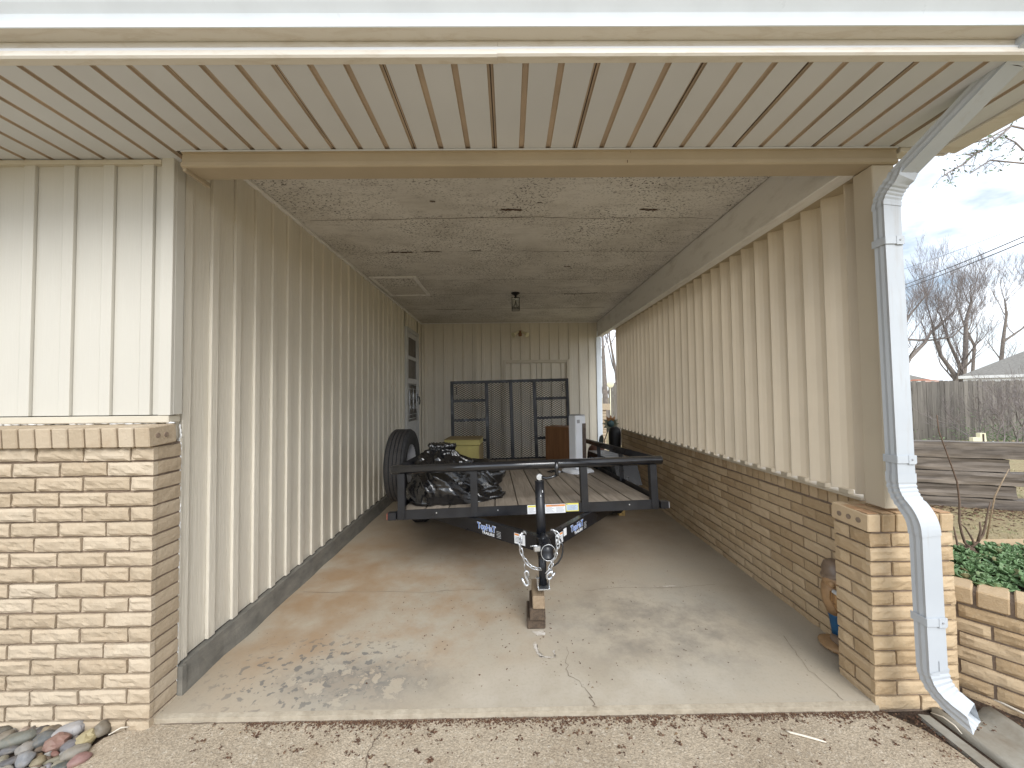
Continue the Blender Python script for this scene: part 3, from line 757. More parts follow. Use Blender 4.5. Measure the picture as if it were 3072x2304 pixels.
# --- downspout, swept rectangular corrugated pipe
def pipe_section(mb, pts, w, dpt, mi=0, crimp=(), flare=0.0, fs_=1):
    """rectangular ribbed section swept along pts; X stays the wide direction"""
    sec = []
    for i in range(9):
        t = -1+2*i/8; sec.append((t*w/2, -dpt/2 + (0.003 if i in (2, 4, 6) else 0)))
    for i in range(5):
        t = -1+2*i/4; sec.append((w/2 - (0.003 if i in (1, 3) else 0), t*dpt/2))
    for i in range(9):
        t = 1-2*i/8; sec.append((t*w/2, dpt/2))
    for i in range(5):
        t = 1-2*i/4; sec.append((-w/2 + (0.003 if i in (1, 3) else 0), t*dpt/2))
    pts = [V(p) for p in pts]; k = len(pts); rings = []
    for i in range(k):
        d = (pts[min(i+1, k-1)]-pts[max(i-1, 0)]).normalized()
        xr = V((1, 0, 0)); xr = (xr-d*xr.dot(d)).normalized(); yr = d.cross(xr) * -1
        if yr.y < 0 and abs(d.z) > 0.3: pass
        s = 1.0
        if i in crimp: s = 0.93
        rg = [pts[i]+xr*a*s+yr*(-c)*s for a, c in sec]
        if flare and i == k-1: rg = [p+d*flare*max(0, min(1, .5+((p-pts[i]).dot(yr))/dpt*-fs_)) for p in rg]
        rings.append(rg)
    n = len(sec)
    vs = [p for r in rings for p in r]
    fs = [(i*n+j, i*n+(j+1) % n, (i+1)*n+(j+1) % n, (i+1)*n+j) for i in range(k-1) for j in range(n)]
    mb.add(vs, fs, mi)
def arc_pts(a, bnd, c, r, n=9):
    """fillet of the corner at bnd"""
    a, bnd, c = V(a), V(bnd), V(c); p = bnd+(a-bnd).normalized()*r; q = bnd+(c-bnd).normalized()*r
    return [p.lerp(bnd, t).lerp(bnd.lerp(q, t), t) for t in [i/(n-1) for i in range(n)]]
dsp = thing('downspout', 'white ribbed metal downspout running down the carport post and brick pillar', 'downspout', (1.87, 1.72, 0.0))
A0, A1, A2, A3, A4, A5, A6 = (1.915, 1.318, 2.80), (1.91, 1.40, 2.742), (1.848, 1.805, 2.488), (1.826, 1.803, 2.38), (1.841, 1.803, 1.10), (1.853, 1.722, 0.93), (1.862, 1.722, 0.26)
A7 = (1.918, 1.648, 0.140)
mb = MB(); pipe_section(mb, [A0, V(A1)], .082, .056); pipe_section(mb, [V(A1), V(A2).lerp(V(A1), 0.12)], .082, .056); mb.build('upper_run', M_['spout'], dsp)
mb = MB(); e = arc_pts(A1, V((1.835, 1.812, 2.455)), A3, 0.075, 13); pipe_section(mb, [V(A2).lerp(V(A1), 0.14)]+e+[V(A3)], .087, .061, 0, (2, 4, 6, 8, 10)); mb.build('elbow', M_['spout'], dsp)
mb = MB(); pipe_section(mb, [V(A3)+V((0, 0, .03)), V(A3).lerp(V(A4), .5), V(A4)], .082, .056); mb.build('pipe', M_['spout'], dsp)
mb = MB(); e1 = arc_pts(A3, (1.842, 1.803, 1.02), A5, 0.06, 11); e2 = arc_pts((1.842, 1.803, 1.02), A5, A6, 0.06, 9)
pipe_section(mb, [V(A4)+V((0, 0, .02))]+e1+e2+[V((1.855, 1.722, .86))], .087, .061, 0, (2, 4, 6, 8, 10)); mb.build('elbow', M_['spout'], dsp)
mb = MB(); pipe_section(mb, [V((1.855, 1.722, .875)), V((1.857, 1.722, .6)), V(A6)], .082, .056); mb.build('pipe', M_['spout'], dsp)
mb = MB(); e = arc_pts(A5, (1.866, 1.722, .195), A7, 0.085, 13); pipe_section(mb, [V(A6)+V((0, 0, .02))]+e+[V(A7)], .087, .061, 0, (2, 4, 6, 8, 10), .05, -1); mb.build('outlet_elbow', M_['spout'], dsp)
for c_, in (((1.828, 1.803, 2.215),), ((1.841, 1.803, 1.185),), ((1.859, 1.722, 0.49),)):
    mb = MB(); x_, y_, z_ = c_
    for q in ((x_-.046, x_+.046, y_-.034, y_-.031), (x_-.046, x_-.043, y_-.0308, y_+.037), (x_+.043, x_+.046, y_-.0308, y_+.037)): mb.box(*q, z_-.018, z_+.018, 0.001)
    mb.box(x_+.006, x_+.040, y_-.036, y_-.0342, z_-.022, z_+.020, 0.0006)
    mb.cyl((x_+.022, y_-.036, z_), (x_+.022, y_-.0395, z_), 0.004, 8, 1)
    mb.build('strap', [M_['spout'], M_['grey_plastic']], dsp)

# ================================================================ ground and paving
mb = MB()
def gz(x, y):
    z = -0.065+0.018*noise.noise(V((x*0.9, y*0.9, 2)))
    if x > 2.3 and y > 1.2: z += min(0.07, (x-2.3)*0.05)
    return z
xs = [-120, -40, -14, -8] + [-6+0.5*i for i in range(41)] + [16, 20, 28, 45, 80, 160]; ys = [-80, -20, -8] + [-4+0.5*i for i in range(33)] + [14, 18, 26, 45, 90, 200]
vs = [(x, y, gz(x, y)) for y in ys for x in xs]; n = len(xs)
mb.add(vs, [(j*n+i, j*n+i+1, (j+1)*n+i+1, (j+1)*n+i) for j in range(len(ys)-1) for i in range(n-1)], 0, True)
struct(mb.build('ground', M_['soil']))
mb = MB()
mb.box(-1.70, 1.99, 1.895, 7.62, -0.12, -0.0005)
def strip_top(mb, xs, f0, f1, z0, z1, mi):
    for a, c in zip(xs[:-1], xs[1:]):
        mb.quad((a, f0(a), z0), (c, f0(c), z0), (c, f1(c), z1), (a, f1(a), z1), mi)
fx = [-1.72+0.03*i for i in range(117)]
edge = lambda x: 1.872+0.004*noise.noise(V((x*7, 0, 5)))+0.002*noise.noise(V((x*31, 0, 5)))
strip_top(mb, fx, edge, lambda x: 1.895, -0.0035, 0.0005, 1)
strip_top(mb, fx, lambda x: edge(x)-0.004, edge, -0.12, -0.0035, 1)
# cracks and the chalky prints of the trailer jack
def crack(mb, pts, w, mi): crackline(mb, pts, w, 0.0022, mi, 0.012, 8)
crack(mb, [(0.40, 1.88), (0.385, 1.99), (0.30, 2.12), (0.33, 2.33)], 0.0036, 2)
crack(mb, [(0.55, 2.98), (0.85, 3.02), (1.2, 3.0), (1.6, 3.04)], 0.0035, 2); crack(mb, [(-1.6, 3.02), (-0.7, 3.0), (-0.2, 3.03)], 0.003, 2)
crack(mb, [(1.62, 1.9), (1.60, 2.1), (1.68, 2.4)], 0.003, 2)
random.seed(21)
def patch(mb, pts, mi, z=0.0025):
    c = V((sum(p[0] for p in pts)/len(pts), sum(p[1] for p in pts)/len(pts), z)); P = []
    for a, q in zip(pts, pts[1:]+pts[:1]):
        for k in range(4):
            t = k/4; P.append((a[0]+(q[0]-a[0])*t+random.uniform(-.005, .005), a[1]+(q[1]-a[1])*t+random.uniform(-.004, .004), z))
    mb.add([c]+P, [(0, 1+i, 1+(i+1) % len(P)) for i in range(len(P))], mi)
patch(mb, [(0.13, 2.495), (0.215, 2.495), (0.21, 2.445), (0.16, 2.44), (0.14, 2.47)], 3)
patch(mb, [(0.125, 2.36), (0.15, 2.385), (0.152, 2.33), (0.162, 2.28), (0.19, 2.243), (0.165, 2.243), (0.145, 2.27), (0.138, 2.31)], 3)
patch(mb, [(0.245, 2.30), (0.253, 2.30), (0.253, 2.24), (0.243, 2.24)], 3)
patch(mb, [(0.16, 2.25), (0.24, 2.246), (0.24, 2.238), (0.17, 2.238)], 3)
patch(mb, [(1.10, 3.02), (1.24, 3.045), (1.32, 3.03), (1.2, 3.01)], 3)
struct(mb.build('carport_floor', [M_['slab'], M_['lip'], M_['crack'], M_['residue']]))
mb = MB()
de = [(-1.70, 1.868), (-1.745, 1.857), (-1.80, 1.835), (-1.85, 1.80), (-1.862, 1.74), (-1.845, 1.68), (-1.82, 1.55), (-1.80, 1.2), (-1.80, -8)]
right = [(1.895, -8), (1.895, 1.2), (1.89, 1.66), (1.86, 1.76), (1.80, 1.83), (1.76, 1.868)]
# finely divided so its edge can wander
top = [V((x, y, -0.028)) for x, y in de+right]
mb.add(top, [list(range(len(top)))]); low = [p+V((0, 0, -.12)) for p in top]
for i in range(len(top)): mb.quad(top[i], top[(i+1) % len(top)], low[(i+1) % len(top)], low[i])
crackline(mb, [(-0.62, 1.866), (-0.60, 1.80), (-0.625, 1.70), (-0.60, 1.60), (-0.61, 1.40)], 0.007, -0.0255, 1, 0.006, 8)
crackline(mb, [(-1.66, 1.8675), (0.0, 1.8665), (1.70, 1.8680)], 0.010, -0.0258, 1, 0.0025, 60)
struct(mb.build('driveway', [M_['drive'], M_['crack']]))
mb = MB()
mb.add([(-3.6, 1.86, -0.045), (-1.68, 1.868, -0.045), (-1.74, 1.3, -0.045), (-1.78, -0.5, -0.045), (-3.6, -0.5, -0.045)], [(0, 1, 2, 3, 4)])
mb.add([(1.70, 1.885, -0.042), (2.36, 2.05, -0.042), (3.1, 0.95, -0.042), (3.1, 0.3, -0.042), (1.88, 0.3, -0.042), (1.84, 1.78, -0.042)], [(0, 1, 2, 3, 4, 5)])
struct(mb.build('bed_soil', M_['mulch']))
mb = MB()
y = 1.835; random.seed(5)
pts = [(1.918, 1.845), (1.962, 1.835), (1.966, 1.5), (1.968, -2), (1.912, -2), (1.908, 1.5), (1.912, 1.79)]
t_ = [V((a, c, -0.024)) for a, c in pts]; mb.add(t_, [list(range(7))]); l_ = [p+V((0, 0, -.12)) for p in t_]
for i in range(7): mb.quad(t_[i], t_[(i+1) % 7], l_[(i+1) % 7], l_[i])
o = mb.build('edging_strip', M_['splash']); solo(o, (1.94, 0.8, -0.14)); tag(o, 'narrow concrete edging strip beside the driveway at the downspout', 'edging')
# splash block: a shallow concrete trough
mb = MB()
tp = [(0, .018), (.03, .02), (.06, -.006), (.22, -.008), (.25, .018), (.285, .02), (.285, -.06), (0, -.06)]
fnn = lambda q, t: V((2.0+q[0]+(1.85-t)*0.02, t, -0.035+q[1]+(t-1.6)*0.03))
ys_ = [1.86-0.08*i for i in range(14)]
for a, c in zip(ys_[:-1], ys_[1:]): mb.extrude(tp, fnn, a, c, 0, True, True, False)
mb.add([fnn(q, ys_[0]) for q in tp], [list(range(8))])
o = mb.build('splash_block', M_['splash']); solo(o, (2.14, 1.3, -0.09)); tag(o, 'shallow grey concrete splash block under the downspout outlet', 'splash block')

# ================================================================ the trailer
TM = Matrix.Translation((0.155, 3.0, 0.655)) @ Matrix.Rotation(0.036, 4, 'Z') @ Matrix.Rotation(-0.05, 4, 'X') @ Matrix.Rotation(-0.018, 4, 'Y')
tr = thing('utility_trailer', 'black open utility trailer with wooden deck and mesh ramp gate in the carport', 'trailer', M=TM)
def tl(mb, name, mats, parent=None):
    p = parent or tr
    return mb.build(name, mats, p, True)
L_ = 3.18
mb = MB()
def angle_x(y, s):     # angle iron across: upright leg and flat leg
    mb.box(-1.02, 1.02, y-.004, y+.004, -.074, 0.0, 0.002); mb.box(-1.02, 1.02, y+s*.0045, y+s*.06, -.074, -.068, 0.001)
angle_x(0.0, 1); angle_x(L_, -1)
for s in (-1, 1):
    mb.box(s*1.012-.004, s*1.012+.004, 0.005, L_-.005, -.074, 0.03, 0.002)
    mb.box(s*0.98-.028, s*0.98+.027, 0.005, L_-.005, -.0735, -.0675, 0.001)
for k in range(1, 5): mb.box(-1.0, 1.0, k*.63-.02, k*.63+.02, -.0675, -.03, 0.002)
for x in (-.72, -.25, .05, .33, .78):
    mb.cyl((x, -.0045, -.03), (x, -.0075, -.03), .005, 8, 1)
mb_frame = tl(mb, 'frame', [M_['black'], M_['zinc']])
for s in (-1, 1):
    mb = MB(); mb.box(s*1.021, s*1.085, -.03, .03, -.068, -.012, 0.003); e = tl(mb, 'end_stub', M_['black'])
    mb = MB(); mb.box(s*1.0855, s*1.090, -.026, .026, -.064, -.016, 0.001); tl(mb, 'reflector', M_['amber'] if s < 0 else M_['grey_plastic'], e)
mb = MB(); random.seed(3)
nb = 11; bw = 1.99/nb
for k in range(nb):
    x0 = -.995+k*bw
    mb.box(x0+.004, x0+bw-.004, 0.006, L_-.006, -.052, -.006+random.uniform(-.002, .001), 0.004)
tl(mb, 'deck', M_['deck'])
mb = MB(); mb.tube([(-1.05, 0, .305), (1.05, 0, .305)], .035, 20)
mb.lathe([(0.035, 0), (0.030, 0.010), (0.015, 0.016), (0, 0.017)], Matrix.Translation((1.05, 0, .305)) @ Matrix.Rotation(R(90), 4, 'Y'), 20)
mb.lathe([(0.035, 0), (0.030, 0.010), (0.015, 0.016), (0, 0.017)], Matrix.Translation((-1.05, 0, .305)) @ Matrix.Rotation(R(-90), 4, 'Y'), 20)
tl(mb, 'front_rail', M_['black_gloss'])
for s in (-1, 1):
    mb = MB(); mb.tube([(s*1.005, .03, .305), (s*1.005, L_-.02, .305)], .032, 16); tl(mb, 'side_rail', M_['black'])
for x in (-.985, -.43, .43, .985):
    mb = MB(); mb.box(x-.027, x+.027, -.012, -.006, -.07, .275, 0.001); mb.box(x+(-.027 if x > 0 else .021), x+(-.021 if x > 0 else .027), -.0055, .04, -.06, .275, 0.001); tl(mb, 'upright', M_['black'])
for s in (-1, 1):
    for y in (.87, 1.70, 2.55, 3.14):
        mb = MB(); mb.box(s*1.022-.003, s*1.022+.003, y-.035, y+.035, -.07, .28, 0.001); mb.box(s*1.0-.018, s*1.0+.018, y-.035, y-.029, -.0, .28, 0.001); tl(mb, 'upright', M_['black'])
# warning labels along the front beam
def label_plate(name, x0, x1, z0, z1, head, yy=-.0048, extra=None):
    mb = MB(); mb.box(x0, x1, yy-.0008, yy, z0, z1, 0, 0)
    h = z1-z0
    if head: mb.box(x0+.004, x1-.004, yy-.0014, yy-.0009, z1-h*.26, z1-.004, 0, 1)
    rows = 5
    for k in range(rows):
        zz = z1-h*.36-k*h*.115
        for c in range(2):
            a = x0+.006+c*(x1-x0)*.5; wd = (x1-x0)*.5*random.uniform(.55, .85)
            mb.box(a, a+wd, yy-.0014, yy-.0009, zz-.0018, zz, 0, 2)
    return tl(mb, name, [M_['decal_white'], head or M_['decal_white'], M_['label_ink']])
label_plate('warning_label', -.022, .118, -.070, -.002, M_['label_yellow'])
lab = label_plate('warning_label', .1185, .275, -.070, -.002, M_['label_orange'])
def text_mesh(s, size, bold=0.0, extr=0.0004):
    cu = bpy.data.curves.new('lettering', 'FONT'); cu.body = s; cu.size = size; cu.offset = bold; cu.extrude = extr; cu.align_x = 'LEFT'; cu.resolution_u = 3
    ob = bpy.data.objects.new('lettering', cu); COL.objects.link(ob)
    dg = bpy.context.evaluated_depsgraph_get(); dg.update()
    me = bpy.data.meshes.new_from_object(ob.evaluated_get(dg))
    vs = [v.co.copy() for v in me.vertices]; fs = [tuple(p.vertices) for p in me.polygons]
    bpy.data.objects.remove(ob); bpy.data.curves.remove(cu); bpy.data.meshes.remove(me)
    return vs, fs
def put_text(mb, s, size, O, e, up, n, bold=0.0, width=None, mi=0, lift=0.0):
    vs, fs = text_mesh(s, size, bold)
    x0 = min(v.x for v in vs); x1 = max(v.x for v in vs); k = (width/(x1-x0)) if width else 1
    O, e, up, n = V(O), V(e), V(up), V(n)
    mb.add([O+e*(v.x-x0)*k+up*v.y+n*(v.z+lift) for v in vs], fs, mi)
mb = MB(); put_text(mb, 'WARNING', .013, (.165, -.0064, -.0155), (1, 0, 0), (0, 0, 1), (0, -1, 0), .0002)
tl(mb, 'lettering', M_['label_ink'], lab)
mb = MB(); mb.box(.278, .378, -.0056, -.0048, -.062, .0, 0, 0); mb.box(.283, .373, -.0061, -.0057, -.055, -.012, 0, 1); mb.cyl((.287, -.0058, -.006), (.287, -.0066, -.006), .005, 12, 2)
for k in range(4): mb.box(.29, .36-.01*(k % 2), -.0066, -.0062, -.020-k*.009, -.018-k*.009, 0, 2)
tl(mb, 'tyre_label', [M_['label_yellow'], M_['label_blue'], M_['label_ink']])
# A-frame tongue with its decals
AP = V((0.035, -.545, 0))
mbl = {}
for s, J in ((-1, V((-.50, .02, 0))), (1, V((.50, .02, 0)))):
    A = AP + V((s*0.045, 0.02, 0)); d = (A-J); Ln = d.length; d.normalize()
    nrm = V((d.y, -d.x, 0)) if s < 0 else V((-d.y, d.x, 0))
    if nrm.y > 0: nrm = -nrm
    mb = MB()
    B = J - d*0.5
    # channel: web towards the street, flanges behind
    zt, zb = -.0745, -.172
    def cpt(t, off, z): return J+d*t+nrm*off+V((0, 0, z))
    def plate(t0, t1, o0, o1, z0, z1, mi=0):
        c = [cpt(t, o, z) for t in (t0, t1) for o in (o0, o1) for z in (z0, z1)]
        mb.add(c, [(0, 1, 3, 2), (4, 6, 7, 5), (0, 4, 5, 1), (2, 3, 7, 6), (0, 2, 6, 4), (1, 5, 7, 3)], mi)
    plate(-.45, Ln, -.005, 0, zb, zt); plate(-.45, Ln, -.045, -.0055, zt-.006, zt); plate(-.45, Ln, -.045, -.0055, zb, zb+.006)
    leg = tl(mb, 'tongue_beam', M_['black'])
    e = d if s < 0 else -d
    t0 = .14 if s < 0 else .17
    O = J + d*(t0 if s < 0 else t0+.235) + nrm*.0012 + V((0, 0, zb+.040))
    mb = MB(); put_text(mb, 'TopHaT', .062, O, e, (0, 0, 1), nrm, .0026, .207, 0)
    tl(mb, 'decal_outline', M_['decal_white'], leg)
    mb = MB(); put_text(mb, 'TopHaT', .062, O+e*.001, e, (0, 0, 1), nrm, -.0002, .203, 0, .0012)
    tl(mb, 'decal_name', M_['decal_blue'], leg)
    mb = MB(); put_text(mb, 'TRAILERS', .026, O+e*.055-V((0, 0, .0285)), e, (0, 0, 1), nrm, .0006, .135, 0, .0004)
    tl(mb, 'decal_lettering', M_['decal_white'], leg); mb = MB()
    for k in range(5):
        q = O+e*.215+V((0, 0, -.027+k*.010)); mb.add([q, q+e*.045, q+e*.045+V((0, 0, .002)), q+V((0, 0, .002))], [(0, 1, 2, 3)])
    tl(mb, 'decal_stripes', M_['decal_white'], leg)
    # small hitch stickers near the coupler
    mb = MB()
    c0 = J+d*(Ln-.20 if s < 0 else Ln-.165)+nrm*.0012
    def stick(t, wd, z0, z1, mi, off=0.0):
        q = c0+d*t+nrm*off; mb.add([q+V((0, 0, z0)), q+d*wd+V((0, 0, z0)), q+d*wd+V((0, 0, z1)), q+V((0, 0, z1))], [(0, 1, 2, 3)], mi)
    stick(0, .10, -.160, -.092, 0); stick(.004, .040, -.106, -.095, 1, .0006)
    for k in range(4): stick(.008, .06-.008*(k % 2), -.120-k*.009, -.117-k*.009, 2, .0006)
    if s < 0: stick(.055, .02, -.150, -.118, 2, .0007)
    else: stick(-.055, .045, -.130, -.082, 0)
    tl(mb, 'hitch_label', [M_['decal_white'], M_['label_orange'], M_['label_ink']], leg)
mb = MB()
ax, ay = AP.x, AP.y
# coupler: apex plates, raised neck and the ball housing
mb.add([(ax-.10, ay+.09, -.0735), (ax+.10, ay+.09, -.0735), (ax+.035, ay-.03, -.0735), (ax-.035, ay-.03, -.0735), (ax-.10, ay+.09, -.083), (ax+.10, ay+.09, -.083), (ax+.035, ay-.03, -.083), (ax-.035, ay-.03, -.083)],
       [(0, 1, 2, 3), (4, 7, 6, 5), (0, 4, 5, 1), (1, 5, 6, 2), (2, 6, 7, 3), (3, 7, 4, 0)])
mb.tube([(ax, ay+.02, -.095), (ax, ay-.03, -.10), (ax, ay-.07, -.115), (ax, ay-.10, -.125)], [.036, .038, .034, .030], 16)
mb.lathe([(0, .040), (.022, .036), (.036, .020), (.040, 0), (.040, -.030), (.044, -.034), (.044, -.046), (.033, -.046), (.030, -.01), (0, -.005)], Matrix.Translation((ax+.005, ay-.095, -.125)), 24)
mb.box(ax-.012, ax+.012, ay-.05, ay+.01, -.075, -.055, 0.004)
mb.tube([(ax-.01, ay-.06, -.078), (ax-.01, ay-.02, -.062), (ax-.005, ay+.03, -.060)], [.009, .010, .007], 8)
cpl = tl(mb, 'coupler', M_['black_tube'])
mb = MB(); mb.tube([(ax+.008+.043*math.cos(a), ay-.142, -.126+.047*math.sin(a)) for a in [2*math.pi*k/24 for k in range(24)]], .0022, 6, 0, False, True, True); tl(mb, 'cable_ring', M_['zinc'], cpl)
mb = MB(); mb.box(ax-.075, ax-.032, ay-.115, ay-.085, -.128, -.096, 0.005); mb.tube([(ax-.096, ay-.10, -.098), (ax-.06, ay-.10, -.095), (ax-.036, ay-.10, -.105)], .004, 8); tl(mb, 'latch_lock', M_['zinc'], cpl)
mb = MB(); mb.tube([(ax+.02, ay-.135, -.17), (ax+.027, ay-.135, -.19), (ax+.023, ay-.135, -.21), (ax+.027, ay-.135, -.23)], .003, 6); mb.tube([(ax+.026, ay-.135, -.23), (ax+.026, ay-.135, -.275)], .004, 8); tl(mb, 'latch_pin', M_['zinc'], cpl)
# jack
jx, jy = .028, -.475
jk = MB(); jk.tube([(jx, jy, .255), (jx, jy, -.21)], .0305, 20); jk.tube([(jx, jy, .256), (jx, jy, .262)], [.0325, .031], 20); jk.box(jx-.06, jx+.06, jy-.02, jy+.05, -.092, -.0835, 0.002)
jk = tl(jk, 'jack', M_['black_tube'])
mb = MB(); mb.tube([(jx, jy, -.205), (jx, jy, -.395)], .0255, 18); tl(mb, 'inner_tube', M_['black_tube'], jk)
mb = MB()
mb.box(jx-.038, jx+.040, jy-.05, jy+.05, -.412, -.404, 0.001)
for s in (-1, 1): mb.box(jx+s*.036-.003, jx+s*.036+.003, jy-.03, jy+.03, -.403, -.345, 0.001)
mb.tube([(jx-.046, jy, -.355), (jx+.046, jy, -.355)], .006, 8)
tl(mb, 'foot_plate', M_['zinc'], jk)
mb = MB(); mb.cyl((jx, jy-.02, .287), (jx, jy+.02, .287), .020, 16, 1); mb.tube([(jx, jy, .258), (jx, jy, .275)], .016, 12)
mb.cyl((jx, jy-.024, .287), (jx, jy-.0195, .287), .012, 12, 1)
mb.tube([(jx+.012, jy-.012, .286), (jx+.045, jy-.02, .278), (jx+.078, jy-.025, .285), (jx+.116, jy-.025, .297)], [.012, .010, .009, .008], 10)
mb.tube([(jx+.114, jy-.025, .292), (jx+.114, jy-.025, .388)], .0125, 12)
tl(mb, 'crank_handle', [M_['black_gloss'], M_['zinc']], jk)
mb = MB(); mb.box(jx+.012, jx+.016, jy-.0312, jy-.0305, .19, .205); mb.box(jx+.0, jx+.004, jy-.0318, jy-.031, .165, .175); tl(mb, 'sticker', M_['decal_white'], jk)
# safety chains: links as real rings along a path (world coordinates)
def chain_mesh(pts, link=0.043, r=0.0036, w=0.0095):
    mb = MB(); P = [V(p) for p in pts]
    seg = [(P[i+1]-P[i]).length for i in range(len(P)-1)]; tot = sum(seg); n = int(tot/(link-2.6*r)+.5)
    def at_(s):
        for i, q in enumerate(seg):
            if s <= q: return P[i].lerp(P[i+1], s/q)
            s -= q
        return P[-1]
    for k in range(n):
        a, c = at_(tot*k/n), at_(tot*(k+1)/n); d = (c-a).normalized(); o = d.orthogonal().normalized(); 
        side = V((1, 0, 0)) if abs(d.x) < .7 else V((0, 0, 1)); side = (side-d*side.dot(d)).normalized(); oth = d.cross(side)
        u = (side*0.92+oth*0.38) if k % 2 else (oth*0.92-side*0.38); u.normalize()
        m = (a+c)/2; h = link/2-w
        ring = []
        for i in range(14):
            t = 2*math.pi*i/14; cx, cy = math.cos(t)*w, math.sin(t)*w
            ring.append(m+d*((h if cy > 0 else -h)+cy)+u*cx)
        mb.tube(ring, r, 6, 0, False, True, True)
    return mb
def wpart(mb, name, mat, par): return mb.build(name, mat, par)
ch = chain_mesh([(.098, 2.475, .622), (.085, 2.44, .648), (.062, 2.415, .630), (.056, 2.405, .59), (.067, 2.395, .532), (.087, 2.39, .491), (.115, 2.385, .455), (.150, 2.38, .441), (.185, 2.40, .430)])
ch = wpart(ch, 'safety_chain', M_['zinc'], tr)
def hook(pts, r=.0072): 
    mb = MB(); mb.tube(pts, r, 10); return mb
h_ = hook([(.107, 2.385, .388), (.109, 2.385, .41), (.103, 2.385, .423), (.094, 2.385, .425), (.087, 2.385, .418), (.087, 2.385, .405), (.096, 2.385, .385), (.107, 2.385, .363), (.109, 2.385, .349), (.103, 2.385, .339), (.094, 2.385, .337), (.085, 2.385, .345), (.068, 2.385, .384)])
h_.tube([(.084, 2.385, .47), (.083, 2.385, .45), (.090, 2.385, .425)], .0016, 5); wpart(h_, 'hook', M_['zinc'], ch)
ch = chain_mesh([(.262, 2.44, .655), (.283, 2.415, .650), (.302, 2.405, .622), (.296, 2.40, .585), (.290, 2.395, .55), (.277, 2.39, .52), (.256, 2.385, .472), (.236, 2.38, .435), (.217, 2.38, .415)])
ch = wpart(ch, 'safety_chain', M_['zinc'], tr)
h_ = hook([(.247, 2.37, .43), (.232, 2.37, .418), (.219, 2.37, .403), (.221, 2.37, .388), (.232, 2.37, .381), (.243, 2.37, .385), (.268, 2.37, .420)]); wpart(h_, 'hook', M_['zinc'], ch)
h_ = hook([(.252, 2.43, .652), (.256, 2.425, .660), (.268, 2.42, .661), (.283, 2.41, .653)], .0055); wpart(h_, 'hook', M_['zinc'], ch)
mb = MB(); mb.tube([(.290, 2.45, .60), (.311, 2.42, .600), (.325, 2.41, .565), (.325, 2.41, .53), (.315, 2.40, .50), (.293, 2.40, .465), (.265, 2.40, .447), (.235, 2.41, .44)], .005, 8); wpart(mb, 'breakaway_cable', M_['black_gloss'], tr)
# ramp gate of expanded mesh
GH, GW = 1.27, .965
gy = L_+.035
gt = MB()
def gb(x0, x1, z0, z1, dy=0.0): gt.box(x0, x1, gy-.016+dy, gy+.016+dy, z0, z1, 0.002)
gb(-GW, GW, GH-.045, GH); gb(-GW, GW, -.035, .012)
for s in (-1, 1): gb(*sorted((s*GW, s*(GW-.048))), .0125, GH-.0455)
for x in (-.38, .015, .40): gb(x-.026, x+.026, .0125, GH-.0455, .0005)
for x0, x1 in ((-GW+.049, -.407), (.427, GW-.049)):
    for z in (.31, .635, .95): gb(x0, x1, z-.021, z+.021, -.0005)
for s in (-1, 1): gt.tube([(s*.90, gy-.02, 1.06), (s*.865, gy-.03, 1.06), (s*.865, gy-.03, 1.17), (s*.90, gy-.02, 1.17)], .006, 6)
gate = tl(gt, 'ramp_gate', M_['black'])
mb = MB(); cw, chh = .0585, .034
zr = -.02; row = 0
while zr < GH-.01:
    x = -GW+.01+(cw/2 if row % 2 else 0); pts = []; up = True
    k = 0; x = -GW+.01
    while x < GW:
        pts.append((x, gy+.018, zr + (chh/2 if (k+row) % 2 else 0))); x += cw/2; k += 1
    for a, c in zip(pts[:-1], pts[1:]):
        a, c = V(a), V(c); d = (c-a).normalized(); u = V((-d.z, 0, d.x))*.0033; y2 = V((0, .003, 0))
        mb.add([a-u, a+u, c+u, c-u, a-u+y2, a+u+y2, c+u+y2, c-u+y2], [(0, 1, 2, 3), (4, 7, 6, 5), (0, 3, 7, 4), (1, 5, 6, 2)])
    zr += chh/2; row += 1
tl(mb, 'mesh', M_['iron'], gate)
